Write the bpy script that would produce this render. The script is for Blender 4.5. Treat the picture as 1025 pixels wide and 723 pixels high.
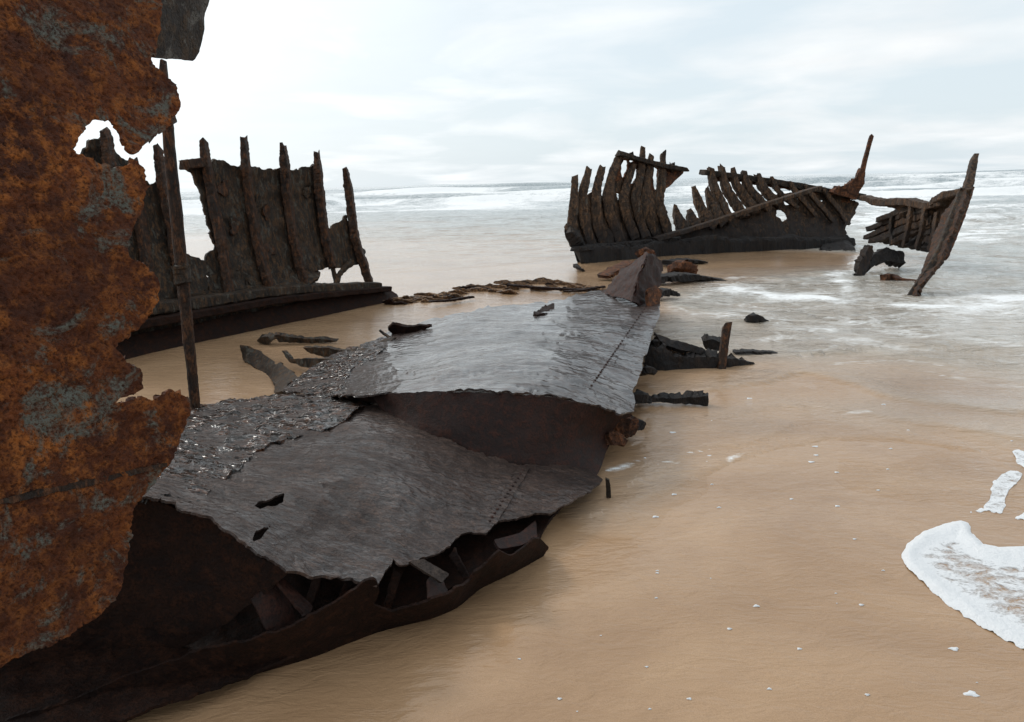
import bpy, math, random
import numpy as np
from mathutils import Vector, Matrix

random.seed(7)
for o in list(bpy.data.objects): bpy.data.objects.remove(o)
scene = bpy.context.scene
R = math.radians

# ------------------------------------------------------------------ camera
FPX, PW, PH = 700.0, 1025.0, 723.0
CAM = np.array([0.0, 0.0, 1.6])
PITCH, ROLL = R(14.3), R(1.5)
f_ = np.array([0, math.cos(PITCH), -math.sin(PITCH)])
u0 = np.array([0, math.sin(PITCH), math.cos(PITCH)])
r0 = np.array([1.0, 0, 0])
r_ = math.cos(ROLL)*r0 - math.sin(ROLL)*u0
u_ = math.sin(ROLL)*r0 + math.cos(ROLL)*u0
cd = bpy.data.cameras.new('camera'); cam = bpy.data.objects.new('camera', cd)
scene.collection.objects.link(cam)
m = Matrix.Identity(4)
for i in range(3):
    m[i][0], m[i][1], m[i][2], m[i][3] = r_[i], u_[i], -f_[i], CAM[i]
cam.matrix_world = m
cd.sensor_width = 36; cd.lens = 36*FPX/PW; cd.clip_start = .05; cd.clip_end = 12000
scene.camera = cam

# ------------------------------------------------------------------ sky, sun, exposure
SUN_AZ, SUN_EL = R(-52), R(38)          # azimuth from +Y, negative = left
sdir = Vector((math.sin(SUN_AZ)*math.cos(SUN_EL), math.cos(SUN_AZ)*math.cos(SUN_EL), math.sin(SUN_EL)))
world = bpy.data.worlds.new('World'); scene.world = world; world.use_nodes = True
nt = world.node_tree; nt.nodes.clear()
def N(t, typ, **kw):
    n = t.nodes.new(typ)
    for k, v in kw.items():
        if k.startswith('i_'):
            key = k[2:]; key = int(key) if key.isdigit() else key.replace('_', ' ')
            n.inputs[key].default_value = v
        else: setattr(n, k, v)
    return n
def L(t, a, b): t.links.new(a, b)
def math_(t, op, a, b=None, clamp=False):
    n = t.nodes.new('ShaderNodeMath'); n.operation = op; n.use_clamp = clamp
    for i, v in enumerate((a, b)):
        if v is None: continue
        if isinstance(v, (int, float)): n.inputs[i].default_value = v
        else: t.links.new(v, n.inputs[i])
    return n.outputs[0]
def ramp(t, fac, stops, interp='LINEAR'):
    n = t.nodes.new('ShaderNodeValToRGB'); n.color_ramp.interpolation = interp
    e = n.color_ramp.elements
    while len(e) < len(stops): e.new(.5)
    for el, (p, c) in zip(e, stops):
        el.position = p; el.color = (c, c, c, 1) if isinstance(c, (int, float)) else (*c, 1)
    t.links.new(fac, n.inputs[0]); return n.outputs[0]
def mix(t, fac, a, b, mode='MIX'):
    n = t.nodes.new('ShaderNodeMix'); n.data_type = 'RGBA'; n.blend_type = mode
    for i, v in ((0, fac), (6, a), (7, b)):
        if isinstance(v, (int, float)): n.inputs[i].default_value = v
        elif isinstance(v, tuple): n.inputs[i].default_value = (*v, 1) if len(v) == 3 else v
        else: t.links.new(v, n.inputs[i])
    return n.outputs[2]

sky = N(nt, 'ShaderNodeTexSky', sky_type='NISHITA', sun_disc=False, sun_elevation=SUN_EL, sun_rotation=SUN_AZ,
        air_density=1.0, dust_density=2.5, ozone_density=1.2)
geo = N(nt, 'ShaderNodeTexCoord')
sep = N(nt, 'ShaderNodeSeparateXYZ'); L(nt, geo.outputs['Generated'], sep.inputs[0])
zz = math_(nt, 'ADD', math_(nt, 'MAXIMUM', sep.outputs[2], 0.0), .13)
cmb = N(nt, 'ShaderNodeCombineXYZ')
L(nt, math_(nt, 'DIVIDE', sep.outputs[0], zz), cmb.inputs[0]); L(nt, math_(nt, 'DIVIDE', sep.outputs[1], zz), cmb.inputs[1])
n1 = N(nt, 'ShaderNodeTexNoise', i_Scale=.95, i_Detail=7, i_Roughness=.52, i_Distortion=.35); L(nt, cmb.outputs[0], n1.inputs[0])
n2 = N(nt, 'ShaderNodeTexNoise', i_Scale=1.9, i_Detail=5, i_Roughness=.55, i_Distortion=.2); L(nt, cmb.outputs[0], n2.inputs[0])
cover = ramp(nt, n1.outputs[0], [(.42, .12), (.68, 1.0)])
dot = N(nt, 'ShaderNodeVectorMath', operation='DOT_PRODUCT'); L(nt, geo.outputs['Generated'], dot.inputs[0]); dot.inputs[1].default_value = sdir
glow = math_(nt, 'POWER', math_(nt, 'MAXIMUM', dot.outputs['Value'], 0), 3.2)
base = math_(nt, 'ADD', math_(nt, 'MULTIPLY', ramp(nt, n2.outputs[0], [(.3, .92), (.66, 1.0)]), 10.2), math_(nt, 'MULTIPLY', glow, 5.5))
ccol = N(nt, 'ShaderNodeVectorMath', operation='SCALE'); ccol.inputs[0].default_value = (.955, .985, 1.0); L(nt, base, ccol.inputs['Scale'])
bluesky = mix(nt, 1.0, sky.outputs[0], (7.6, 8.9, 9.8), 'DARKEN')
bluesky = mix(nt, .8, bluesky, (8.3, 9.5, 10.2))
haze_ = math_(nt, 'MULTIPLY', glow, 1.6, True)
skycol = mix(nt, math_(nt, 'MAXIMUM', cover, haze_), bluesky, ccol.outputs[0])
bg = N(nt, 'ShaderNodeBackground', i_Strength=.1); L(nt, skycol, bg.inputs[0])
wo = N(nt, 'ShaderNodeOutputWorld'); L(nt, bg.outputs[0], wo.inputs[0])

sl = bpy.data.lights.new('sun', 'SUN'); sl.energy = 1.3; sl.angle = R(14); sl.color = (1, .95, .88)
so = bpy.data.objects.new('sun', sl); scene.collection.objects.link(so)
so.rotation_euler = sdir.to_track_quat('Z', 'Y').to_euler(); so.location = (-20, 20, 20)
vs = scene.view_settings
vs.view_transform = 'Standard'; vs.look = 'None'; vs.exposure = 0.0; vs.gamma = 1; vs.use_curve_mapping = False

# ------------------------------------------------------------------ measuring helpers (photo position -> place on the beach)
def ray(px, py):
    px = np.asarray(px, float); py = np.asarray(py, float)
    a = (px-PW/2)/FPX; b = -(py-PH/2)/FPX
    return f_ + a[..., None]*r_ + b[..., None]*u_
def P(px, py, d): return CAM + ray(px, py)*np.asarray(d, float)[..., None]
def dz(px, py, z): return float((z-CAM[2])/ray(px, py)[2])
def dY(px, py, Y): return float(Y/ray(px, py)[1])
def G(px, py, z=0.0): return P(px, py, dz(px, py, z))

class TPS:
    def __init__(s, pts, vals):
        s.c = np.array(pts, float)/100; v = np.array(vals, float); n = len(v)
        if n <= 3:
            A = np.c_[np.ones(n), s.c]; s.lin = np.linalg.lstsq(A, v, rcond=None)[0]; s.w = None; return
        K = s.k(np.linalg.norm(s.c[:, None]-s.c[None], axis=2)) + 1e-3*np.eye(n)
        Q = np.c_[np.ones(n), s.c]
        A = np.block([[K, Q], [Q.T, np.zeros((3, 3))]])
        sol = np.linalg.lstsq(A, np.r_[v, 0, 0, 0], rcond=None)[0]; s.w = sol[:n]; s.lin = sol[n:]
    @staticmethod
    def k(r): return r*r*np.log(r+1e-9)
    def __call__(s, p):
        p = np.asarray(p, float)/100
        out = s.lin[0] + p @ s.lin[1:]
        if s.w is not None:
            out = out + s.k(np.linalg.norm(p[:, None]-s.c[None], axis=2)) @ s.w
        return out

# vectorised value noise
def _h(i, seed):
    i = i.astype(np.int64)
    n = (i[..., 0]*73856093) ^ (i[..., 1]*19349663) ^ (i[..., 2]*83492791) ^ (seed*2654435761 % 4294967296)
    n &= 0xffffffff
    n = ((n ^ (n >> 15))*2246822519) & 0xffffffff; n = ((n ^ (n >> 13))*3266489917) & 0xffffffff; n ^= n >> 16
    return n/4294967295.0*2-1
def vnoise(p, seed=0):
    p = np.asarray(p, float); i = np.floor(p); f = p-i; f = f*f*(3-2*f); r = 0
    for a in (0, 1):
        for b in (0, 1):
            for c in (0, 1):
                w = (f[..., 0] if a else 1-f[..., 0])*(f[..., 1] if b else 1-f[..., 1])*(f[..., 2] if c else 1-f[..., 2])
                r = r + w*_h(i+np.array([a, b, c]), seed)
    return r
def fbm(p, scale, oct=4, seed=0, gain=.5):
    p = np.asarray(p, float)*scale; r = 0; a = 1; t = 0
    for k in range(oct):
        r = r + a*vnoise(p+k*17.3, seed+k); t += a; a *= gain; p = p*2.03
    return r/t
def fbm2(x, y, scale, oct=4, seed=0, gain=.5):
    return fbm(np.stack([x, y, np.zeros_like(x)], -1), scale, oct, seed, gain)

# ------------------------------------------------------------------ object helpers
COL = scene.collection
def origin(o):
    v = Vector((0, 0, 0))
    while o is not None: v = v + o.location; o = o.parent
    return np.array(v)
def tag(o, label=None, cat=None, group=None, kind=None):
    for k, v in (('label', label), ('category', cat), ('group', group), ('kind', kind)):
        if v: o[k] = v
    return o
def thing(name, label, cat, base, group=None):
    o = bpy.data.objects.new(name, None); COL.objects.link(o); o.location = tuple(base); o.empty_display_size = .1
    return tag(o, label, cat, group)
def mk(name, verts, faces, mat, parent=None, smooth=True, loc=None):
    verts = np.asarray(verts, float)
    me = bpy.data.meshes.new(name)
    o = bpy.data.objects.new(name, me); COL.objects.link(o)
    if parent is not None: o.parent = parent; off = origin(parent)
    else:
        off = np.array([verts[:, 0].mean(), verts[:, 1].mean(), verts[:, 2].min()]) if loc is None else np.array(loc, float)
        o.location = tuple(off)
    me.from_pydata([tuple(v) for v in (verts-off)], [], [tuple(int(i) for i in f) for f in faces])
    me.polygons.foreach_set('use_smooth', [smooth]*len(me.polygons))
    me.materials.append(mat); me.update()
    return o

def gridmesh(name, V, Q, mat):
    me = bpy.data.meshes.new(name); o = bpy.data.objects.new(name, me); COL.objects.link(o)
    me.vertices.add(len(V)); me.vertices.foreach_set('co', np.asarray(V, np.float32).ravel())
    Q = np.asarray(Q, np.int32); me.loops.add(Q.size); me.loops.foreach_set('vertex_index', Q.ravel())
    me.polygons.add(len(Q)); me.polygons.foreach_set('loop_start', np.arange(0, Q.size, 4, dtype=np.int32)); me.polygons.foreach_set('loop_total', np.full(len(Q), 4, np.int32))
    me.polygons.foreach_set('use_smooth', np.ones(len(Q), bool)); me.materials.append(mat); me.update(calc_edges=True); me.validate(); return o
_tab = np.random.RandomState(5).uniform(-1, 1, (64, 512))
def noise1(x, scale, oct, seed):
    r = 0; a = 1; t = 0; x = x*scale
    for k in range(oct):
        q = x+91.7*k; i = np.floor(q).astype(int); f = q-i; f = f*f*(3-2*f); tb = _tab[(seed*7+k) % 64]
        r = r+a*(tb[i % 512]*(1-f)+tb[(i+1) % 512]*f); t += a; a *= .5; x = x*2.03
    return r/t

def sdf(poly, X, Y):
    poly = np.array(poly, float); n = len(poly)
    d = np.full(X.shape, 1e18); inside = np.zeros(X.shape, bool)
    for i in range(n):
        a = poly[i]; b = poly[(i+1) % n]; e = b-a
        t = np.clip(((X-a[0])*e[0]+(Y-a[1])*e[1])/(e@e+1e-12), 0, 1)
        d = np.minimum(d, (X-a[0]-t*e[0])**2+(Y-a[1]-t*e[1])**2)
        c = ((a[1] <= Y) & (b[1] > Y)) | ((b[1] <= Y) & (a[1] > Y))
        with np.errstate(divide='ignore', invalid='ignore'):
            xi = a[0]+(Y-a[1])/(e[1] if e[1] else 1e-12)*e[0]
        inside ^= c & (X < xi)
    return np.where(inside, 1, -1)*np.sqrt(d)

def march(F, xs, ys):
    ny, nx = F.shape; vid = {}; V = []; faces = []
    def corner(i, j):
        k = (i, j)
        if k not in vid: vid[k] = len(V); V.append((xs[i], ys[j]))
        return vid[k]
    def edge(a, b):
        k = (a, b) if a < b else (b, a)
        if k not in vid:
            fa, fb = F[a[1], a[0]], F[b[1], b[0]]; t = min(max(fa/(fa-fb), .03), .97)
            vid[k] = len(V); V.append((xs[a[0]]+t*(xs[b[0]]-xs[a[0]]), ys[a[1]]+t*(ys[b[1]]-ys[a[1]])))
        return vid[k]
    pos = F > 0
    any_ = pos[:-1, :-1] | pos[1:, :-1] | pos[:-1, 1:] | pos[1:, 1:]
    for j, i in np.argwhere(any_):
        c = [(i, j), (i, j+1), (i+1, j+1), (i+1, j)]; f = []
        for q in range(4):
            a, b = c[q], c[(q+1) % 4]; pa, pb = pos[a[1], a[0]], pos[b[1], b[0]]
            if pa: f.append(corner(*a))
            if pa != pb: f.append(edge(a, b))
        if len(f) >= 3: faces.append(f)
    return np.array(V, float), faces

def normals(V, faces):
    n = np.zeros_like(V)
    for f in faces:
        a, b, c = V[f[0]], V[f[1]], V[f[2]]
        x = np.cross(b-a, c-a)
        for i in f: n[i] += x
    return n/(np.linalg.norm(n, axis=1)[:, None]+1e-12)

def thicken(V, faces, thick):
    """front sheet + back sheet + rim (rim has its own vertices so that edges stay crisp)"""
    n = normals(V, faces); nv = len(V)
    B = V - n*np.asarray(thick).reshape(-1, 1)
    ec = {}
    for f in faces:
        for q in range(len(f)):
            a, b = f[q], f[(q+1) % len(f)]
            if (b, a) in ec: ec[(b, a)] += 1
            else: ec[(a, b)] = ec.get((a, b), 0)+1
    Vall = [V, B]; F = [list(f) for f in faces]+[[i+nv for i in reversed(f)] for f in faces]
    rm = {}; ext = []
    def rv(i):
        if i not in rm: rm[i] = 2*nv+len(ext); ext.append(V[i]); ext.append(B[i])
        return rm[i]
    for (a, b), c in ec.items():
        if c == 1:
            p, q = rv(a), rv(b); F.append([q, p, p+1, q+1])
    if ext: Vall.append(np.array(ext))
    return np.vstack(Vall), F

def sheet(name, poly, ctrl, mat, parent, cell=3.0, thick=.012, rag=2.0, ragscale=.09, holes=(), bump=.006, bscale=6.0,
          seed=0, pits=0.0, lift=None):
    """ragged plate: outline measured on the photograph, laid on a smooth surface through the 3D control points"""
    p = np.array(poly, float)
    x0, y0 = p.min(0)-rag*2-cell; x1, y1 = p.max(0)+rag*2+cell
    xs = np.arange(x0, x1+cell, cell); ys = np.arange(y0, y1+cell, cell)
    X, Y = np.meshgrid(xs, ys)
    F = sdf(poly, X, Y)
    for h in holes: F = np.minimum(F, -sdf(h, X, Y))
    F = F + rag*fbm2(X, Y, ragscale, 4, seed, .62)*1.6
    if pits: F = np.minimum(F, (pits-fbm2(X, Y, ragscale*1.1, 3, seed+50, .5))*60)
    uv, faces = march(F, xs, ys)
    c = np.array([[a[0], a[1]] for a in ctrl]); v = 1/np.array([a[2] for a in ctrl])
    d = 1/TPS(c, v)(uv)
    V = P(uv[:, 0], uv[:, 1], d)
    n = normals(V, faces)
    if n.mean(0) @ (CAM-V.mean(0)) < 0:
        faces = [f[::-1] for f in faces]; n = -n
    amp = bump*(fbm(V, bscale, 5, seed+9, .55))
    if lift is not None: amp = amp+lift(uv, V)
    V = V+n*amp[:, None]
    Vs, Fs = thicken(V, faces, thick*(1+.4*fbm(V, 9, 2, seed+3)))
    return mk(name, Vs, Fs, mat, parent)

def crom(pts, n):
    pts = np.array(pts, float)
    if len(pts) == 2: t = np.linspace(0, 1, n)[:, None]; return pts[0]+(pts[1]-pts[0])*t
    q = np.vstack([2*pts[0]-pts[1], pts, 2*pts[-1]-pts[-2]]); out = []
    ts = np.linspace(0, len(pts)-1-1e-6, n)
    for t in ts:
        i = int(t); u = t-i; a, b, c, d = q[i:i+4]
        out.append(.5*((2*b)+(-a+c)*u+(2*a-5*b+4*c-d)*u*u+(-a+3*b-3*c+d)*u**3))
    return np.array(out)

def strut_geo(pts, w, h, ref=(1, 0, 0), rings=14, seg=12, rough=.12, seed=0, square=.3, nscale=None):
    """corroded bar: square-ish section, eaten by noise at two scales, torn at both ends"""
    rings = int(rings*1.4)
    C = crom([p[:3] for p in pts], rings)
    W = np.interp(np.linspace(0, 1, rings), np.linspace(0, 1, len(w)), w) if hasattr(w, '__len__') else np.full(rings, w)
    Hh = np.interp(np.linspace(0, 1, rings), np.linspace(0, 1, len(h)), h) if hasattr(h, '__len__') else np.full(rings, h)
    T = np.gradient(C, axis=0); T /= np.linalg.norm(T, axis=1)[:, None]+1e-9
    ref = np.array(ref, float)
    U = ref-T*(T@ref)[:, None]; U /= np.linalg.norm(U, axis=1)[:, None]+1e-9; Vv = np.cross(T, U)
    wm = float(np.mean(W)); ns = nscale or .9/max(wm, .01)
    # the bar swells, thins and wanders along its length
    W = W*(1+.9*rough*fbm(C, ns*.9, 3, seed+31)+.5*rough*fbm(C, ns*3, 2, seed+32)); Hh = Hh*(1+1.2*rough*fbm(C, ns*.8, 2, seed+33))
    C = C+U*(wm*rough*.6*fbm(C, ns*.45, 3, seed+34))[:, None]
    th = 2*np.pi*np.arange(seg)/seg+math.pi/seg; ca, sa = np.cos(th), np.sin(th)
    cx = np.sign(ca)*np.abs(ca)**square/2; cy = np.sign(sa)*np.abs(sa)**square/2
    off = (U[:, None]*(W[:, None]*cx[None])[..., None]+Vv[:, None]*(Hh[:, None]*cy[None])[..., None]).reshape(-1, 3)
    cen = np.repeat(C, seg, axis=0); V = cen+off
    nn = fbm(V, ns*1.6, 3, seed, .6); n2 = fbm(V, ns*6, 2, seed+40)
    V = cen+off*(1+rough*1.5*nn+rough*.9*n2)[:, None]
    e = fbm(V, ns*2.2, 2, seed+5)*wm*.9
    V[:seg] += T[0]*e[:seg, None]; V[-seg:] += T[-1]*e[-seg:, None]
    F = []
    for i in range(rings-1):
        for k in range(seg):
            a = i*seg+k; b = i*seg+(k+1) % seg
            F.append([a, b, b+seg, a+seg])
    F.append(list(range(seg-1, -1, -1))); F.append([(rings-1)*seg+k for k in range(seg)])
    return V, F
def strut(name, pts, w, h, mat, parent=None, **kw):
    V, F = strut_geo(pts, w, h, **kw); return mk(name, V, F, mat, parent, smooth=False)
def spx(name, pts, wpx, depth, mat, parent=None, **kw):
    """strut along measured points (px, py, camera distance); width in photo px at that distance, depth in m"""
    p3 = [P(a, b, d) for a, b, d in pts]
    dd = [q[2] for q in pts]
    w = [x*np.interp(i/(max(len(wpx)-1, 1)), np.linspace(0, 1, len(dd)), dd)/FPX for i, x in enumerate(wpx)] if hasattr(wpx, '__len__') else [wpx*x/FPX for x in dd]
    return strut(name, p3, w, depth, mat, parent, **kw)

def rivets(name, pts3, normal, rad, mat, parent):
    V = []; F = []; nrm = np.array(normal, float); nrm /= np.linalg.norm(nrm)
    a = np.cross(nrm, [0.3, .8, .1]); a /= np.linalg.norm(a); b = np.cross(nrm, a)
    for c in pts3:
        s = len(V)
        for rr, hh in ((1.0, -.4), (.85, .35), (.45, .68)):
            for k in range(7):
                t = 2*math.pi*k/7; V.append(c+rad*rr*(a*math.cos(t)+b*math.sin(t))+nrm*rad*hh)
        for l in range(2):
            for k in range(7): F.append([s+l*7+k, s+l*7+(k+1) % 7, s+l*7+7+(k+1) % 7, s+l*7+7+k])
        F.append([s+14+k for k in range(7)])
    o = mk(name, V, F, mat, parent); o['kind'] = 'stuff'; return o

# ------------------------------------------------------------------ materials
def newmat(name):
    m_ = bpy.data.materials.new(name); m_.use_nodes = True; t = m_.node_tree; t.nodes.clear()
    out = N(t, 'ShaderNodeOutputMaterial'); return m_, t, out
def rust(name, dark, mid, bright, patch=None, pamt=.5, rough=(.5, .8), scale=1.0, bump=.5, wet=0.0, stretch=(1, 1, 1), crack=.5, spec=.4, fine=1.0, tide=None, wetrough=.12, big=0.0, dist=None, drypatch=0.0, glint=None, pscale=8):
    m_, t, out = newmat(name)
    tc = N(t, 'ShaderNodeTexCoord'); mp = N(t, 'ShaderNodeMapping'); mp.inputs['Scale'].default_value = stretch
    L(t, tc.outputs['Object'], mp.inputs[0]); v = mp.outputs[0]
    a = N(t, 'ShaderNodeTexNoise', i_Scale=4.0*scale, i_Detail=6, i_Roughness=.68, i_Distortion=.3); L(t, v, a.inputs[0])
    b = N(t, 'ShaderNodeTexNoise', i_Scale=14*scale, i_Detail=5, i_Roughness=.7); L(t, v, b.inputs[0])
    c = N(t, 'ShaderNodeTexNoise', i_Scale=70*scale, i_Detail=3, i_Roughness=.7); L(t, v, c.inputs[0])
    col = mix(t, ramp(t, a.outputs[0], [(.38, 0.), (.62, 1.)]), dark, mid)
    col = mix(t, ramp(t, b.outputs[0], [(.47, 0.), (.64, 1.)]), col, bright)
    col = mix(t, ramp(t, c.outputs[0], [(.36, .8), (.52, 0.)]), col, tuple(x*.45 for x in dark))
    if big:
        g = N(t, 'ShaderNodeTexNoise', i_Scale=1.1*scale, i_Detail=4, i_Roughness=.6, i_Distortion=.6); L(t, v, g.inputs[0])
        col = mix(t, math_(t, 'MULTIPLY', ramp(t, g.outputs[0], [(.40, 1.), (.60, 0.)]), big), col, dark)
    pm = None
    if patch:
        d = N(t, 'ShaderNodeTexNoise', i_Scale=pscale*scale, i_Detail=7, i_Roughness=.72, i_Distortion=.5); L(t, v, d.inputs[0])
        pm = ramp(t, d.outputs[0], [(1-pamt*.9, 0.), (1-pamt*.9+.07, 1.)])
        pm = math_(t, 'MULTIPLY', pm, ramp(t, c.outputs[0], [(.38, .1), (.52, 1.)]))
        col = mix(t, pm, col, patch)
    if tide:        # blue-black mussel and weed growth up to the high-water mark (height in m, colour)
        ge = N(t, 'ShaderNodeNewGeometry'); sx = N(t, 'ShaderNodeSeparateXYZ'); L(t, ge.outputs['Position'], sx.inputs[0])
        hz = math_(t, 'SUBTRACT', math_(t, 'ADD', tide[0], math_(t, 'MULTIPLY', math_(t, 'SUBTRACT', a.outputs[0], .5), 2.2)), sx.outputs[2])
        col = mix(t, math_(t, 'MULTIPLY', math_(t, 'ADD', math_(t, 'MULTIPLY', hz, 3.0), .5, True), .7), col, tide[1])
    p = N(t, 'ShaderNodeBsdfPrincipled'); L(t, col, p.inputs['Base Color'])
    p.inputs['Specular IOR Level'].default_value = spec
    L(t, ramp(t, b.outputs[0], [(.3, rough[0]), (.7, rough[1])]), p.inputs['Roughness'])
    h = math_(t, 'ADD', math_(t, 'MULTIPLY', b.outputs[0], .9), math_(t, 'MULTIPLY', c.outputs[0], .32*fine))
    if crack > .6:
        vo = N(t, 'ShaderNodeTexVoronoi', i_Scale=24*scale); L(t, v, vo.inputs[0])
        h = math_(t, 'ADD', h, math_(t, 'MULTIPLY', vo.outputs[0], crack*.35))
    if pm is not None: h = math_(t, 'ADD', h, math_(t, 'MULTIPLY', pm, .10))
    bp = N(t, 'ShaderNodeBump', i_Strength=bump, i_Distance=dist or .03/scale); L(t, h, bp.inputs['Height']); L(t, bp.outputs[0], p.inputs['Normal'])
    cn = bp.outputs[0]
    if glint:       # smooth beads and puddled facets that throw sharp glints: (scale, stretch, height m)
        gm = N(t, 'ShaderNodeMapping'); gm.inputs['Scale'].default_value = glint[1]; L(t, tc.outputs['Object'], gm.inputs[0])
        gn = N(t, 'ShaderNodeTexNoise', i_Scale=glint[0], i_Detail=1.6, i_Roughness=.5, i_Distortion=.6); L(t, gm.outputs[0], gn.inputs[0])
        gb = N(t, 'ShaderNodeBump', i_Strength=1.0, i_Distance=glint[2]); L(t, gn.outputs[0], gb.inputs['Height']); cn = gb.outputs[0]
    if wet:
        p.inputs['Coat Weight'].default_value = wet; p.inputs['Coat IOR'].default_value = 1.33; p.inputs['Coat Roughness'].default_value = wetrough
        L(t, cn, p.inputs['Coat Normal'])
        if drypatch:
            k = N(t, 'ShaderNodeTexNoise', i_Scale=2.2, i_Detail=6, i_Roughness=.66, i_Distortion=.8); L(t, v, k.inputs[0])
            wm_ = ramp(t, k.outputs[0], [(.38, 1-drypatch), (.60, 1.)])
            L(t, math_(t, 'MULTIPLY', wm_, wet), p.inputs['Coat Weight'])
    L(t, p.outputs[0], out.inputs[0]); return m_

M = {}
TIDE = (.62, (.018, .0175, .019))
M['orange'] = rust('flaking_orange_rust', (.045, .013, .006), (.165, .047, .011), (.33, .112, .026), (.105, .108, .092), .508, (.6, .9), 1.7, .9, stretch=(1, 1, 1.1), crack=.3, spec=.2, big=.6, pscale=4.2)
M['flap'] = rust('grey_flaked_iron', (.016, .012, .010), (.040, .031, .024), (.075, .05, .032), (.12, .112, .10), .52, (.6, .9), 1.8, .9, spec=.25)
M['wet'] = rust('damp_brown_plate', (.022, .012, .009), (.058, .034, .026), (.105, .064, .048), None, .5, (.5, .75), 1.6, .9, wet=.85, stretch=(.8, 1.25, 1), crack=.2, fine=1.3, wetrough=.19, big=.45, dist=.028, drypatch=.85, spec=.25, glint=(30, (.7, 1.1, 1), .014))
M['slick'] = rust('wet_slick_plate', (.014, .008, .0065), (.036, .019, .014), (.065, .035, .025), None, .5, (.4, .6), 1.2, .5, wet=1.0, stretch=(.8, 1.2, 1), crack=.2, fine=1., wetrough=.12, big=.4, dist=.02, drypatch=.45, spec=.35, glint=(11, (.6, 1.0, 1), .014))
M['crust'] = rust('wet_crusted_plate', (.005, .004, .0035), (.012, .008, .006), (.12, .045, .018), None, .5, (.4, .6), 1.3, 1.0, wet=1.0, stretch=(.8, 1.1, 1), crack=.9, fine=.5, wetrough=.09, dist=.05, spec=.1, glint=(13, (.5, 1.2, 1), .085))
M['brown'] = rust('brown_rust_plate', (.012, .0045, .0034), (.027, .0095, .006), (.044, .0145, .0085), None, .5, (.5, .75), 1.3, .4, crack=.3, spec=.25)
M['end0'] = rust('grey_brown_bar', (.02, .013, .010), (.05, .036, .03), (.08, .058, .046), None, .5, (.5, .75), 1.5, .6, spec=.25)
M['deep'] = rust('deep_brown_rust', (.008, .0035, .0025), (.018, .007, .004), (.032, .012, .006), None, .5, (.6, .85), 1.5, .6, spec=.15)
M['iron'] = rust('black_corroded_iron', (.012, .009, .007), (.044, .031, .021), (.125, .066, .032), (.085, .08, .066), .50, (.5, .85), 1.6, .8, crack=.4, spec=.25, stretch=(1.3, 1.3, .45), big=.4)
M['rib'] = rust('rusty_rib', (.013, .008, .006), (.044, .022, .012), (.125, .052, .023), (.06, .05, .04), .46, (.5, .85), 1.7, .9, crack=.4, spec=.25, stretch=(1.2, 1.2, .5))
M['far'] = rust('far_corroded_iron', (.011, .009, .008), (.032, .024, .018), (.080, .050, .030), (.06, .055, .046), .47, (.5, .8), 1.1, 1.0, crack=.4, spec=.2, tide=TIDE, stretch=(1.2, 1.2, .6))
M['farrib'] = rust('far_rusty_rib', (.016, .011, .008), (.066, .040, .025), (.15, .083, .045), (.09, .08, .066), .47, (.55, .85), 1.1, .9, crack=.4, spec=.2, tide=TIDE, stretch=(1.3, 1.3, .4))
M['farrust'] = rust('far_rust_brown', (.028, .013, .008), (.095, .038, .019), (.20, .078, .034), None, .5, (.55, .85), 1.0, .9, crack=.4, spec=.2)
M['debris'] = rust('rust_brown_debris', (.035, .018, .009), (.19, .10, .046), (.36, .20, .095), None, .5, (.5, .8), 1.6, .9, crack=.8)

# ------------------------------------------------------------------ terrain
EDGE = [(300, 600, .015), (400, 575, .015), (200, 640, .0), (460, 540, .015), (350, 510, .02), (560, 545, .035), (480, 640, .05), (300, 690, .03), (620, 515, .006), (700, 482, .002), (780, 452, .002), (860, 446, .001), (960, 452, .001), (1100, 470, .004),
        (800, 560, .03), (1000, 640, .02), (640, 620, .045), (800, 720, .04), (1200, 560, .005), (900, 760, .04), (300, 800, .03), (0, 760, .0), (100, 720, .0), (-400, 800, .02), (1300, 700, .01),
        (650, 470, -.008), (740, 425, -.018), (860, 415, -.028), (1000, 430, -.024), (1200, 430, -.05),
        (680, 390, .004), (800, 385, .003), (900, 385, -.012), (760, 340, -.06), (900, 330, -.09), (1010, 340, -.08), (1150, 340, -.1),
        (700, 300, -.07), (800, 290, -.08), (950, 295, -.12), (1100, 280, -.3), (740, 258, .012), (830, 258, .004), (690, 275, -.005), (900, 250, -.06), (1000, 235, -.4),
        (160, 380, .05), (250, 370, .05), (320, 345, .045), (400, 325, .04), (480, 305, .05), (560, 295, .05), (620, 300, .05), (420, 365, .06), (520, 430, .06),
        (200, 300, .03), (60, 350, .08), (-200, 350, .15), (-700, 400, .3), (380, 285, .004), (480, 278, .010), (560, 272, .006), (620, 262, .02),
        (450, 262, -.006), (540, 255, -.010), (480, 245, -.014), (350, 250, -.004), (200, 250, .01), (0, 250, .03), (-300, 230, .06),
        (470, 230, -.035), (560, 235, -.03), (380, 225, -.02), (600, 215, -.35), (480, 210, -.4), (350, 212, -.25), (200, 215, -.1), (0, 222, -.05), (-300, 214, -.05),
        (800, 215, -.5), (950, 205, -.8), (700, 225, -.3)]
_ep = np.array([G(a, b)[:2] for a, b, c in EDGE]); _ez = np.array([c for a, b, c in EDGE])
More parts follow.
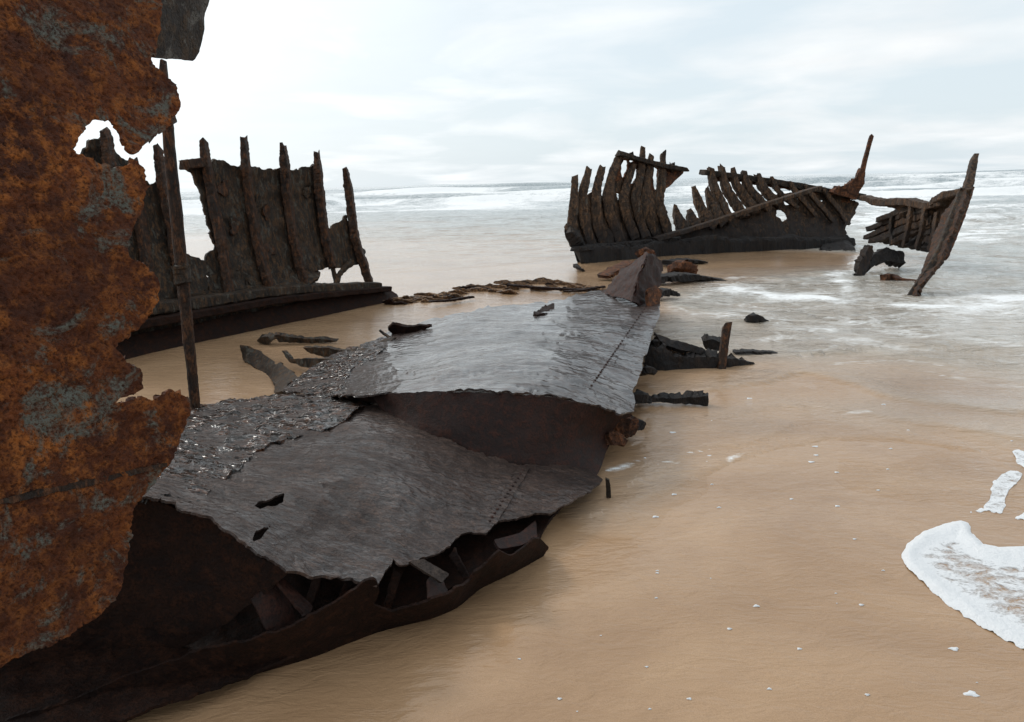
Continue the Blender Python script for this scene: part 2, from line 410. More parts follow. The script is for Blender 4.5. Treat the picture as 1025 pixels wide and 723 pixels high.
def sand_z(x, y):
    x = np.asarray(x, float); y = np.asarray(y, float); shp = x.shape
    x = x.ravel(); y = y.ravel(); num = np.zeros_like(x); den = np.zeros_like(x)
    rr = np.hypot(x, y)
    for (a, b), c in zip(_ep, _ez):
        s = 1+.18*math.hypot(a, b)
        w = 1/(((x-a)**2+(y-b)**2)/s**2+.01)**2
        num += w*c; den += w
    z = num/den
    far = np.clip((y+.25*x-32)/30, 0, 1); z = z*(1-far)-2.5*far
    back = np.clip((-x*.5-y-2)/60, 0, 1); z = z+back*1.5
    near = np.clip(1-rr/30, 0, 1)
    z = z+near*(.010*fbm2(x, y, .9, 3, 3)+.0035*fbm2(x, y, 3.2, 3, 8))
    # scour hollow along the seaward foot of the plating
    sc = np.exp(-(((x-.05)*.75+(y-2.75)*-.66)/.28)**2)*np.exp(-(((x-.05)*.66+(y-2.75)*.75)/1.2)**2)
    z = z-.03*sc
    return z.reshape(shp)

# angular grid shared by the sand sheet and the sea sheet
rad = np.concatenate([np.geomspace(.004, 1.4, 40, endpoint=False), np.geomspace(1.4, 30, 300, endpoint=False), np.geomspace(30, 9000, 90)])
ang = np.concatenate([np.linspace(-180, -50, 60, endpoint=False), np.linspace(-50, 50, 300, endpoint=False), np.linspace(50, 180, 60, endpoint=False)])
A, Rr = np.meshgrid(np.radians(ang), rad)
X = Rr*np.sin(A); Y = Rr*np.cos(A); Z = sand_z(X, Y)
nr, na = X.shape
V = np.stack([X, Y, Z], -1).reshape(-1, 3)
I, J = np.meshgrid(np.arange(nr-1), np.arange(na), indexing='ij'); J2 = (J+1) % na
F = np.stack([I*na+J2, (I+1)*na+J2, (I+1)*na+J, I*na+J], -1).reshape(-1, 4)
def sand_nodes(t, v):
    mp = N(t, 'ShaderNodeMapping'); mp.inputs['Scale'].default_value = (.75, 1.15, 1); mp.inputs['Rotation'].default_value = (0, 0, R(24)); L(t, v, mp.inputs[0])
    a = N(t, 'ShaderNodeTexNoise', i_Scale=.9, i_Detail=5, i_Roughness=.58, i_Distortion=.6); L(t, mp.outputs[0], a.inputs[0])
    g = N(t, 'ShaderNodeTexNoise', i_Scale=330, i_Detail=2, i_Roughness=.7); L(t, v, g.inputs[0])
    col = mix(t, ramp(t, a.outputs[0], [(.33, 0.), (.67, 1.)]), (.31, .185, .097), (.45, .29, .165))
    col = mix(t, ramp(t, g.outputs[0], [(.35, .4), (.6, 0.)]), col, (.19, .11, .058))
    rp = N(t, 'ShaderNodeMapping'); rp.inputs['Scale'].default_value = (11, 30, 1); rp.inputs['Rotation'].default_value = (0, 0, R(-10)); L(t, v, rp.inputs[0])
    r1 = N(t, 'ShaderNodeTexNoise', i_Scale=1.0, i_Detail=3, i_Roughness=.6, i_Distortion=1.3); L(t, rp.outputs[0], r1.inputs[0])
    rp2 = N(t, 'ShaderNodeMapping'); rp2.inputs['Scale'].default_value = (3.4, 7.5, 1); rp2.inputs['Rotation'].default_value = (0, 0, R(-22)); L(t, v, rp2.inputs[0])
    r2 = N(t, 'ShaderNodeTexNoise', i_Scale=1.0, i_Detail=3, i_Roughness=.55, i_Distortion=1.6); L(t, rp2.outputs[0], r2.inputs[0])
    return col, math_(t, 'ADD', math_(t, 'MULTIPLY', r1.outputs[0], .55), r2.outputs[0])
m_, t, out = newmat('wet_sand')
tc = N(t, 'ShaderNodeTexCoord'); col, hh = sand_nodes(t, tc.outputs['Object'])
p = N(t, 'ShaderNodeBsdfPrincipled', i_Roughness=.62); L(t, col, p.inputs['Base Color']); p.inputs['Specular IOR Level'].default_value = .2
b1 = N(t, 'ShaderNodeBump', i_Strength=.35, i_Distance=.03); L(t, hh, b1.inputs['Height']); L(t, b1.outputs[0], p.inputs['Normal'])
p.inputs['Coat Weight'].default_value = 1.; p.inputs['Coat IOR'].default_value = 1.33; p.inputs['Coat Roughness'].default_value = .07
b2 = N(t, 'ShaderNodeBump', i_Strength=.36, i_Distance=.018); L(t, hh, b2.inputs['Height']); L(t, b2.outputs[0], p.inputs['Coat Normal'])
L(t, p.outputs[0], out.inputs[0])
sand = gridmesh('sand_beach', V, F, m_); tag(sand, 'wet tan sand of the beach around the wreck', kind='structure')

# ------------------------------------------------------------------ sea
rad = np.concatenate([np.geomspace(2.4, 12, 150, endpoint=False), np.geomspace(12, 30, 110, endpoint=False), np.geomspace(30, 320, 300, endpoint=False), np.geomspace(320, 9000, 40)])
ang = np.concatenate([np.linspace(-88, -42, 46, endpoint=False), np.linspace(-42, 44, 430, endpoint=False), np.linspace(44, 100, 50)])
A, Rr = np.meshgrid(np.radians(ang), rad)
X = Rr*np.sin(A); Y = Rr*np.cos(A)
Zs = sand_z(X, Y); Z = np.zeros_like(X); foam = np.zeros_like(X)
damp = np.clip((0-Zs)/.06, 0, 1)
S = Y+.16*X
Z += damp*(.032*fbm2(X, Y*1.7, 1.7, 4, 21)*np.clip((Rr-4)/6, .15, 1.5)+.02*fbm2(X, Y*1.8, .5, 3, 23)*np.clip((Rr-8)/20, 0, 1))
choppy = np.clip((Rr-25)/40, 0, 1)
Z += choppy*.12*fbm2(X, Y*2, .16, 4, 31)
random.seed(3)
ridges = [(27, .20, 1.0, .9), (33, .28, 1.3, .9), (41, .30, 1.6, 1.), (50, .42, 1.8, 1.), (61, .55, 2.2, 1.), (74, .75, 2.8, 1.), (90, .85, 3.4, .9), (110, 1.0, 4., .85), (136, 1.25, 5, .8), (170, 1.35, 6, .7), (215, 1.6, 8, .5), (275, 1.7, 9, .35), (350, 1.8, 12, .2), (460, 1.7, 15, .1), (620, 1.7, 20, .05)]
LN = [fbm2(X, Y*.6, q, 3, 200) for q in (.14, .06, .025)]
for k, (y0, hgt, wid, brk) in enumerate(ridges):
    me_ = S-(y0+y0*.10*noise1(X, 2.2/y0, 3, 100+k)+.04*y0*noise1(X, 9/y0, 2, 130+k))
    env = np.clip(.62+.9*noise1(X, 3.0/y0, 3, 160+k), .08, 1.25)
    rgt = np.clip((X+6)/20, 0, 1)
    if y0 < 45: env = env*(.25+.75*rgt)
    prof = np.where(me_ < 0, np.exp(-(me_/(.55*wid))**2), np.exp(-(me_/(1.9*wid))**2))
    Z += hgt*env*prof
    fm = np.where(me_ < 0, np.exp(-(me_/(2.6*wid))**2), np.exp(-(me_/(1.0*wid))**4))
    lace = np.clip(.55+LN[0 if y0 < 60 else 1 if y0 < 150 else 2]*1.1, 0, 1)
    foam = np.maximum(foam, fm*brk*np.clip(env*1.5, 0, 1)*(.35+.65*lace))
# broad foam carpet in the surf zone
lim = 150+110*np.clip((12-X)/60, 0, 1)
surf = np.clip((S-30)/18, 0, 1)*np.clip((lim-S)/60, 0, 1)
foam = np.maximum(foam, surf*np.clip(.60+.85*fbm2(X, Y*1.0, .09, 4, 61)+.25*fbm2(X, Y*2, .3, 3, 62), 0, 1)*.95)
# foam streaks drifting among the wreck, measured as soft polylines on the water
streaks = [([(735, 288), (780, 297), (840, 300), (900, 306), (960, 312), (1040, 314)], .7, .70), ([(690, 300), (750, 305), (800, 300)], .25, .5),
           ([(850, 290), (835, 275), (855, 262), (862, 255)], .35, .7), ([(760, 340), (830, 330), (900, 318), (1010, 322)], .35, .55), ([(990, 302), (1040, 296)], .6, .7), ([(680, 310), (730, 318), (790, 312), (850, 320)], .4, .62), ([(860, 330), (940, 335), (1020, 345)], .5, .6), ([(700, 296), (720, 288), (760, 286)], .35, .62), ([(770, 318), (800, 332), (860, 340)], .3, .6), ([(940, 375), (1030, 388)], .12, .55), ([(830, 365), (900, 362), (960, 368)], .10, .55),
           ([(700, 283), (760, 278), (830, 286)], .3, .5), ([(815, 412), (868, 410)], .06, .8), ([(688, 453), (723, 450)], .03, 1.), ([(735, 462), (770, 452)], .035, 1.), ([(660, 461), (682, 460)], .03, 1.), ([(610, 468), (638, 458)], .035, 1.),
           ([(800, 352), (860, 345), (940, 352)], .22, .4), ([(880, 290), (930, 300), (1000, 300)], .4, .55),
           ([(560, 262), (590, 268), (600, 278)], .5, .75), ([(500, 232), (560, 236), (580, 246)], .9, .4),
           ([(960, 240), (1000, 228), (1060, 222)], 1.6, .8), ([(900, 232), (960, 222), (1060, 212)], 2.5, .75), ([(870, 205), (960, 210), (1060, 205)], 4, .8),
           ([(690, 205), (720, 210), (760, 225)], 3, .9), ([(870, 225), (885, 215), (900, 210)], 2.0, .8)]
wx = X+.12*fbm2(X, Y, 1.3, 3, 71)*np.clip(Rr/9, .2, 3); wy = Y+.3*fbm2(X, Y, 1.3, 3, 72)*np.clip(Rr/9, .15, 3)
SN = np.clip(.5+1.2*fbm2(X, Y*1.5, 2.2, 3, 73), 0, 1)
for pl, wd, st in streaks:
    q = np.array([G(a, b)[:2] for a, b in pl]); dmin = np.full(X.shape, 1e9)
    for a_, b_ in zip(q[:-1], q[1:]):
        e = b_-a_; tt = np.clip(((wx-a_[0])*e[0]+(wy-a_[1])*e[1])/(e@e), 0, 1)
        dmin = np.minimum(dmin, np.hypot(wx-a_[0]-tt*e[0], (wy-a_[1]-tt*e[1])))
    foam = np.maximum(foam, st*np.exp(-(dmin/wd)**2)*(.55+.45*SN))
mid = np.clip(1-np.abs(Rr-10)/5, 0, 1)*np.clip((X-1)/2, 0, 1)
foam = np.maximum(foam, mid*np.clip(.47+.30*fbm2(X*.8, Y*1.6, .9, 4, 91), 0, 1))
swash = np.clip(1-np.abs(Rr-27)/11, 0, 1)*np.clip((8-X)/6, 0, 1)
foam = np.maximum(foam, swash*np.clip(.35+.8*fbm2(X, Y*.8, .35, 4, 81), 0, 1)*.75)
lips = [([(606, 514), (640, 504), (672, 489), (700, 478), (760, 456), (830, 441), (900, 438), (960, 446)], .05, .007), ([(655, 402), (740, 386), (800, 375), (850, 385), (910, 402), (1040, 414)], .09, .016), ([(830, 352), (900, 346), (960, 350), (1040, 347)], .12, .022), ([(640, 482), (700, 452), (740, 448), (790, 430)], .04, .005), ([(700, 420), (800, 408), (900, 420), (1040, 440)], .06, .008)]
for pl, wd, ht in lips:
    q = np.array([G(a, b)[:2] for a, b in pl]); q = crom(np.c_[q, np.zeros(len(q))], 30)[:, :2]; dmin = np.full(X.shape, 1e9); side = np.zeros(X.shape)
    mm = (Rr > 2.4) & (Rr < 9); xx, yy = X[mm]+.10*fbm2(X[mm], Y[mm], 1.6, 3, 92), Y[mm]+.10*fbm2(X[mm], Y[mm], 1.6, 3, 93); dm = np.full(xx.shape, 1e9); sd = np.zeros(xx.shape)
    for a_, b_ in zip(q[:-1], q[1:]):
        e = b_-a_; tt = np.clip(((xx-a_[0])*e[0]+(yy-a_[1])*e[1])/(e@e), 0, 1); dd_ = np.hypot(xx-a_[0]-tt*e[0], yy-a_[1]-tt*e[1])
        cr = e[0]*(yy-a_[1])-e[1]*(xx-a_[0]); up = dd_ < dm; dm[up] = dd_[up]; sd[up] = cr[up]
    pr = np.where(sd > 0, np.exp(-(dm/(3.0*wd))**2), np.exp(-(dm/(.5*wd))**2))
    Z[mm] += ht*pr
Z += .02*np.clip(foam-.5, 0, 1)*np.clip(Rr/10, .2, 3)
opac = np.clip(np.clip(Z-Zs, 0, 1)*16.0, 0, 1)*np.clip(.35+.65*(Rr-4)/12, .35, 1)
nr, na = X.shape
V = np.stack([X, Y, Z], -1).reshape(-1, 3)
I, J = np.meshgrid(np.arange(nr-1), np.arange(na-1), indexing='ij')
F = np.stack([I*na+J, (I+1)*na+J, (I+1)*na+J+1, I*na+J+1], -1).reshape(-1, 4)[:, ::-1]
m_, t, out = newmat('sea_water')
tc = N(t, 'ShaderNodeTexCoord'); v = tc.outputs['Object']
fa = N(t, 'ShaderNodeAttribute', attribute_name='foam'); oa = N(t, 'ShaderNodeAttribute', attribute_name='opacity')
mp = N(t, 'ShaderNodeMapping'); mp.inputs['Scale'].default_value = (1, 2.1, 1); L(t, v, mp.inputs[0])
w1 = N(t, 'ShaderNodeTexNoise', i_Scale=3.0, i_Detail=4, i_Roughness=.6, i_Distortion=.8); L(t, mp.outputs[0], w1.inputs[0])
w2 = N(t, 'ShaderNodeTexNoise', i_Scale=.35, i_Detail=5, i_Roughness=.62, i_Distortion=1.0); L(t, mp.outputs[0], w2.inputs[0])
fn = N(t, 'ShaderNodeTexNoise', i_Scale=5.0, i_Detail=6, i_Roughness=.66, i_Distortion=1.4); L(t, mp.outputs[0], fn.inputs[0])
fn2 = N(t, 'ShaderNodeTexNoise', i_Scale=.55, i_Detail=7, i_Roughness=.7, i_Distortion=1.2); L(t, mp.outputs[0], fn2.inputs[0])
thr = math_(t, 'ADD', math_(t, 'MULTIPLY', fn.outputs[0], .55), math_(t, 'MULTIPLY', fn2.outputs[0], .55))
fm = math_(t, 'SUBTRACT', math_(t, 'ADD', fa.outputs['Fac'], .02), thr)
fmask = ramp(t, math_(t, 'ADD', math_(t, 'MULTIPLY', fm, 2.6), .5, True), [(.40, 0.), (.95, 1.)])
wn = N(t, 'ShaderNodeTexNoise', i_Scale=1.1, i_Detail=4, i_Roughness=.6); L(t, v, wn.inputs[0])
wv = N(t, 'ShaderNodeVectorMath', operation='SCALE'); L(t, wn.outputs['Color'], wv.inputs[0]); wv.inputs['Scale'].default_value = 1.5
wa = N(t, 'ShaderNodeVectorMath', operation='ADD'); L(t, mp.outputs[0], wa.inputs[0]); L(t, wv.outputs[0], wa.inputs[1])
lace = None
for sc_, wd_ in ((.75, .085), (1.9, .10)):
    ve = N(t, 'ShaderNodeTexVoronoi', i_Scale=sc_, feature='DISTANCE_TO_EDGE'); L(t, wa.outputs[0], ve.inputs[0])
    ed = ramp(t, ve.outputs['Distance'], [(0., 1.), (wd_, 0.)])
    lace = ed if lace is None else math_(t, 'MAXIMUM', lace, math_(t, 'MULTIPLY', ed, .7))
reg = math_(t, 'MULTIPLY', math_(t, 'SUBTRACT', fa.outputs['Fac'], .26), 4.0, True)
lace = math_(t, 'MULTIPLY', math_(t, 'MULTIPLY', lace, reg), ramp(t, fn.outputs[0], [(.38, .0), (.58, 1.)]))
fmask = math_(t, 'MAXIMUM', fmask, math_(t, 'MULTIPLY', lace, .85))
oo = N(t, 'ShaderNodeAttribute', attribute_name='offshore')
scol, shh = sand_nodes(t, v)
wcol = mix(t, oa.outputs['Fac'], scol, (.39, .385, .35))
wcol = mix(t, ramp(t, math_(t, 'MULTIPLY', oa.outputs['Fac'], ramp(t, w2.outputs[0], [(.35, .0), (.65, 1.)])), [(0., 0.), (1., .6)]), wcol, (.50, .50, .47))
stir = math_(t, 'MULTIPLY', math_(t, 'MULTIPLY', oa.outputs['Fac'], .75), ramp(t, wn.outputs[0], [(.40, 1.), (.54, 0.)]))
wcol = mix(t, stir, wcol, (.25, .195, .135))
wcol = mix(t, oo.outputs['Fac'], wcol, (.17, .22, .235))
hgt = math_(t, 'ADD', math_(t, 'MULTIPLY', w1.outputs[0], 1.5), math_(t, 'MULTIPLY', w2.outputs[0], 2.0))
hgt = math_(t, 'ADD', math_(t, 'MULTIPLY', hgt, math_(t, 'MULTIPLY', oa.outputs['Fac'], 1.6, True)), math_(t, 'MULTIPLY', shh, .22))
bp = N(t, 'ShaderNodeBump', i_Strength=.8, i_Distance=.07); L(t, hgt, bp.inputs['Height'])
wat = N(t, 'ShaderNodeBsdfPrincipled', i_Roughness=.6); L(t, wcol, wat.inputs['Base Color']); wat.inputs['Specular IOR Level'].default_value = .1
L(t, bp.outputs[0], wat.inputs['Normal']); L(t, bp.outputs[0], wat.inputs['Coat Normal'])
wat.inputs['Coat Weight'].default_value = 1.; wat.inputs['Coat IOR'].default_value = 1.33; wat.inputs['Coat Roughness'].default_value = .05
fo = N(t, 'ShaderNodeBsdfDiffuse'); fo.inputs[0].default_value = (.84, .85, .85, 1)
bf = N(t, 'ShaderNodeBump', i_Strength=.5, i_Distance=.08); L(t, thr, bf.inputs['Height']); L(t, bf.outputs[0], fo.inputs['Normal'])
fin = N(t, 'ShaderNodeMixShader'); L(t, fmask, fin.inputs[0]); L(t, wat.outputs[0], fin.inputs[1]); L(t, fo.outputs[0], fin.inputs[2])
L(t, fin.outputs[0], out.inputs[0])
sea = gridmesh('sea', V, F, m_); tag(sea, 'grey green sea with white breakers rolling in', kind='structure')
for nm, arr in (('foam', foam), ('opacity', opac), ('offshore', np.clip((S-22)/30, 0, 1))):
    at_ = sea.data.attributes.new(nm, 'FLOAT', 'POINT'); at_.data.foreach_set('value', arr.ravel().astype(np.float32))

# ------------------------------------------------------------------ swash foam tongue and flecks
m_, t, out = newmat('sea_foam')
tc = N(t, 'ShaderNodeTexCoord'); a = N(t, 'ShaderNodeTexNoise', i_Scale=70, i_Detail=5, i_Roughness=.7); L(t, tc.outputs['Object'], a.inputs[0])
mp = N(t, 'ShaderNodeMapping'); mp.inputs['Scale'].default_value = (.8, 1.2, 1); mp.inputs['Rotation'].default_value = (0, 0, R(20)); L(t, tc.outputs['Object'], mp.inputs[0])
la = N(t, 'ShaderNodeTexNoise', i_Scale=17, i_Detail=6, i_Roughness=.66, i_Distortion=.9); L(t, mp.outputs[0], la.inputs[0])
lv = N(t, 'ShaderNodeTexVoronoi', i_Scale=60, feature='DISTANCE_TO_EDGE'); L(t, mp.outputs[0], lv.inputs[0])
de = N(t, 'ShaderNodeAttribute', attribute_name='bubble_cover')
fac = math_(t, 'SUBTRACT', math_(t, 'ADD', de.outputs['Fac'], math_(t, 'MULTIPLY', a.outputs[0], .18)), math_(t, 'ADD', la.outputs[0], math_(t, 'MULTIPLY', lv.outputs[0], .22)))
fac = ramp(t, math_(t, 'ADD', math_(t, 'MULTIPLY', fac, 3.2), .45, True), [(.05, 0.), (.95, 1.)])
p = N(t, 'ShaderNodeBsdfPrincipled', i_Roughness=.75); p.inputs['Base Color'].default_value = (.74, .75, .76, 1); p.inputs['Specular IOR Level'].default_value = .2
bp = N(t, 'ShaderNodeBump', i_Strength=.7, i_Distance=.012); L(t, a.outputs[0], bp.inputs['Height']); L(t, bp.outputs[0], p.inputs['Normal'])
tp = N(t, 'ShaderNodeBsdfTransparent'); mx_ = N(t, 'ShaderNodeMixShader'); L(t, fac, mx_.inputs[0]); L(t, tp.outputs[0], mx_.inputs[1]); L(t, p.outputs[0], mx_.inputs[2])
L(t, mx_.outputs[0], out.inputs[0]); M['foam'] = m_
def ground(px, py):
    """where the sight line through a photo position meets the sand (two refinement steps)"""
    px = np.atleast_1d(np.asarray(px, float)); py = np.atleast_1d(np.asarray(py, float)); r = ray(px, py); z = np.zeros(len(px))
    for _ in range(3):
        d = (z-CAM[2])/r[:, 2]; q = CAM+r*d[:, None]; z = np.maximum(sand_z(q[:, 0], q[:, 1]), 0)
    return CAM+r*((z-CAM[2])/r[:, 2])[:, None]
def setden(o, d):
    at_ = o.data.attributes.new('bubble_cover', 'FLOAT', 'POINT'); at_.data.foreach_set('value', np.asarray(d, np.float32))
def foam_patch(name, poly, label, cell=1.4, hmax=.012, rag=1.6, seed=0, rim=10, inner=.5, out=1.0):
    """sheet of bubbles with a fat outer roll; density (0..1) thins it to lace inside"""
    p = np.array(poly, float); x0, y0 = p.min(0)-6; x1, y1 = p.max(0)+6
    xs = np.arange(x0, x1, cell); ys = np.arange(y0, y1, cell); X, Y = np.meshgrid(xs, ys)
    D = sdf(poly, X, Y)+rag*fbm2(X, Y, .16, 4, seed, .6)*1.6
    uv, faces = march(D, xs, ys)
    q = ground(uv[:, 0], uv[:, 1]); Dv = sdf(poly, uv[:, 0], uv[:, 1])
    e = np.clip(Dv/5, 0, 1); roll = np.exp(-((Dv-rim*.6)/(rim*.7))**2)
    h = (.0015+hmax*np.sqrt(e)*(.18+.9*roll))*(1+.45*fbm(q, 22, 3, seed+2))
    den = np.where(Dv < rim, out, inner+(out-inner)*np.exp(-(Dv-rim)/7))
    B = q.copy(); q = q+np.array([0, 0, 1])*h[:, None]
    if normals(q, faces)[:, 2].mean() < 0: faces = [f[::-1] for f in faces]
    V, F = thicken(q, faces, .001); nv = len(q)
    V[nv:2*nv, 2] = B[:, 2]-.003
    o = mk(name, V, F, M['foam']); tag(o, label, 'foam', kind='stuff')
    setden(o, np.r_[den, den*0, np.full(len(V)-2*nv, .75)]); return o
foam_patch('sea_foam', [(902, 556), (908, 545), (925, 532), (945, 525), (962, 521), (970, 524), (972, 534), (984, 545), (1000, 548), (1030, 547), (1110, 556), (1200, 540), (1290, 556), (1400, 610), (1420, 700), (1330, 790), (1230, 760), (1150, 716), (1090, 684), (1025, 651), (985, 630), (955, 610), (930, 590), (908, 570)],
           'thick curved tongue of white foam on the wet sand', rim=10, inner=.46)
foam_patch('sea_foam', [(972, 513), (985, 509), (990, 500), (993, 488), (1000, 475), (1012, 471), (1024, 474), (1020, 484), (1010, 490), (1006, 503), (1002, 514), (988, 512)],
           'narrow streak of white foam beyond the big foam tongue', cell=1.2, hmax=.006, rag=2.5, rim=1, seed=4, inner=.5, out=.6)
foam_patch('sea_foam', [(1016, 518), (1026, 514), (1060, 506), (1120, 500), (1180, 512), (1120, 524), (1070, 520), (1030, 524)], 'small foam blob at the right beside the foam tongue', cell=1.4, hmax=.005, rag=2, rim=3, seed=6, inner=.5, out=.7)
foam_patch('sea_foam', [(1012, 452), (1020, 450), (1032, 456), (1040, 470), (1026, 470), (1018, 462)], 'faint foam patch above the narrow foam streak at the right edge', cell=1.4, hmax=.004, rag=2, rim=2, seed=8, inner=.48, out=.6)
V = []; F = []
random.seed(11)
spots = [(972, 695, 9), (862, 606, 3), (730, 630, 3), (800, 650, 3), (757, 607, 4), (955, 650, 6), (690, 700, 3), (868, 696, 3), (838, 507, 3), (770, 690, 3), (560, 700, 3), (520, 660, 2)]
for _ in range(26): spots.append((random.uniform(640, 1020), random.uniform(390, 520), random.uniform(1.5, 4)))
for _ in range(16): spots.append((random.uniform(560, 1020), random.uniform(520, 720), random.uniform(1, 2.2)))
for a, b, s in spots:
    c = ground(a, b)[0]; rr = s*dz(a, b, 0)/FPX/2; k0 = len(V); n = 9
    for ring, hz in ((1, .0), (.75, .5), (.3, .75)):
        for k in range(n):
            th = 2*math.pi*k/n; q = rr*ring*(1+.35*math.sin(3*th+a)); V.append(c+np.array([q*1.6*math.cos(th), q*.9*math.sin(th), min(rr, .006)*hz+.001]))
    for l in range(2):
        for k in range(n): F.append([k0+l*n+k, k0+l*n+(k+1) % n, k0+l*n+n+(k+1) % n, k0+l*n+n+k])
    F.append([k0+2*n+k for k in range(n)])
fk = mk('foam_flecks', V, F, M['foam']); setden(fk, np.full(len(V), .95))
tag(fk, 'scattered white foam flecks on the wet sand', 'foam', kind='stuff')

# ================================================================== WRECK
# ---- orange hull side at the left
hw = thing('hull_side_plate', 'tall flaking orange hull plating standing at the left edge', 'ship hull', G(60, 690))
oc = [(0, 300, 1.36), (190, 300, 1.76), (0, 660, 1.33), (150, 600, 1.66), (0, 0, 1.42), (190, 0, 1.84), (-300, 300, .97), (-300, 0, 1.02), (-300, 660, .95)]
orange_poly = [(-330, -160), (150, -160), (160, -20), (160, 30), (156, 48), (148, 62), (163, 73), (177, 84), (180, 96), (179, 112), (167, 128), (150, 141), (136, 153), (131, 155), (122, 141), (119, 126), (106, 121), (95, 121), (84, 126),
               (74, 146), (71, 156), (84, 154), (95, 160), (112, 168), (126, 166), (133, 159), (144, 170), (147, 186), (144, 205), (136, 222), (128, 240), (128, 258), (148, 268), (159, 285), (156, 306), (144, 325), (114, 344),
               (122, 358), (142, 374), (142, 389), (113, 404), (141, 397), (152, 402), (170, 389), (189, 399), (190, 412), (183, 432), (174, 455), (160, 478), (146, 494), (133, 512), (131, 545), (126, 572), (120, 592), (108, 608), (62, 640), (0, 665), (-330, 760)]
op = sheet('plate', orange_poly, oc, M['orange'], hw, cell=2.0, thick=.012, rag=2.6, ragscale=.16, bump=.008, bscale=11, seed=2,
      lift=lambda uv, V: .005*np.clip((fbm(V, 16, 4, 77, .6)*6) % 1.0*4, 0, 1)-.004*np.clip(fbm(V, 30, 3, 78)*3, 0, 1))
# seam strap along the plate and its rivets
sc = [(a, b, c-.006) for a, b, c in oc]
sheet('seam_strap', [(-300, 556), (0, 500), (90, 480), (172, 462), (168, 467), (90, 486), (0, 506), (-300, 566)], sc, M['rib'], op, cell=1.6, thick=.008, rag=1.4, ragscale=.15, bump=.004, bscale=20, seed=5)
dtp = TPS([(a, b) for a, b, c in sc], [1/c for a, b, c in sc])
def on(tps, px, py): return P(np.array(px, float), np.array(py, float), 1/tps(np.c_[px, py]))
# upper torn flap, greyer, bent away
sheet('flap_or_dark_slit', [(140, -170), (250, -170), (212, -10), (207, 8), (203, 30), (197, 52), (192, 61), (175, 59), (155, 58), (146, 40), (140, 10)],
      [(140, 0, 1.80), (210, 0, 2.15), (145, 60, 1.84), (195, 60, 2.12), (150, -170, 1.78)], M['flap'], hw, cell=2.0, thick=.012, rag=1.2, bump=.012, bscale=9, seed=7)
# next strake, unseen past the left edge, added to block light from that side
sheet('plate', [(-1500, -700), (-285, -170), (-285, 770), (-1500, 1500)], [(-1500, 0, .51), (-300, 0, 1.035), (-300, 700, .965), (-1500, 700, .50)], M['orange'], hw, cell=16, thick=.014, rag=6, bump=.006, seed=12)

# ---- iron post
po = thing('iron_post', 'thin upright rusty iron post beside the orange plating', 'post', P(195, 402, dY(195, 402, 4.1)))
shf = spx('shaft', [(163, 66, dY(163, 66, 4.1)), (170, 150, dY(170, 150, 4.1)), (182, 270, dY(182, 270, 4.1)), (190, 350, dY(190, 350, 4.1)), (196, 412, dY(196, 412, 4.1))], [7, 11, 12, 11.5, 10, 9], .06, M['rib'], po, rings=60, seg=12, rough=.07, seed=4, square=.8)
spx('bracket', [(164, 92, dY(164, 92, 4.08)), (168, 122, dY(168, 122, 4.08))], [13, 14], .08, M['rib'], shf, rings=10, rough=.2, seed=5)
spx('collar', [(181, 264, dY(181, 264, 4.08)), (183, 282, dY(183, 282, 4.08))], [14, 13], .085, M['iron'], shf, rings=8, rough=.15, seed=6)

# ---- left hull side with ribs
lh = thing('ribbed_hull_side', 'dark upright hull side with broken ribs behind the iron post', 'ship hull', G(250, 335))
def DL(px, py, back=0.0):      # the hull side recedes to the right
    Yp = 1/np.interp(px, [60, 125, 250, 395], [1/6.1, 1/6.7, 1/7.9, 1/10.0])+back
    return dY(px, py, Yp)
def lctrl(pts, back): return [(a, b, DL(a, b, back(b) if callable(back) else back)) for a, b in pts]
bk = lambda y: np.interp(y, [130, 200, 260, 300, 350], [.62, .52, .30, .12, 0.])
grid = [(x, y) for x in (60, 130, 190, 250, 310, 380) for y in (130, 190, 250, 300)]
lc = lctrl(grid, bk)
shells = [[(60, 170), (84, 152), (90, 141), (106, 138), (116, 150), (124, 160), (133, 160), (144, 178), (150, 186), (158, 180), (166, 195), (172, 220), (178, 250), (192, 256), (208, 262), (208, 300), (60, 330)],
          [(184, 166), (196, 166), (207, 164), (216, 160), (230, 164), (246, 166), (246, 200), (262, 282), (210, 292), (206, 262), (208, 254), (214, 250), (212, 235), (206, 215), (199, 190), (194, 176)],
          [(243, 166), (258, 168), (270, 170), (284, 168), (290, 210), (300, 278), (262, 284), (252, 230)],
          [(282, 170), (292, 171), (303, 168), (316, 166), (322, 190), (328, 266), (298, 280), (288, 220)],
          [(318, 200), (322, 222), (330, 228), (340, 222), (347, 214), (350, 225), (356, 240), (366, 252), (363, 262), (354, 268), (326, 268)]]
SH = []
for i, pl in enumerate(shells):
    SH.append(sheet('shell_plate', pl, lc, M['iron'], lh, cell=1.7, thick=.03, rag=2.4, ragscale=.2, bump=.055, bscale=4.0, seed=40+i))
ribs = [[(105, 131), (108, 150), (114, 210), (120, 290)], [(133, 160), (138, 200), (146, 260), (152, 300)], [(158, 148), (162, 175), (170, 220), (178, 262), (184, 300)],
        [(204, 140), (207, 165), (212, 195), (219, 228), (225, 262), (230, 296)], [(244, 138), (246, 165), (250, 200), (256, 235), (264, 270), (272, 292)],
        [(283, 145), (285, 165), (288, 200), (293, 235), (300, 265), (306, 285)], [(317, 154), (319, 180), (322, 210), (326, 240), (333, 268)], [(346, 171), (349, 190), (352, 215), (356, 240), (363, 262), (371, 286)]]
RB = []
for i, pl in enumerate(ribs):
    pts = [(a, b, DL(a, b, bk(b)-.07)) for a, b in pl]
    RB.append(spx('rib', pts, [4.5, 7.5, 8, 8, 8, 8, 7], .13, M['rib'], lh, rings=44, rough=.15, seed=60+i))
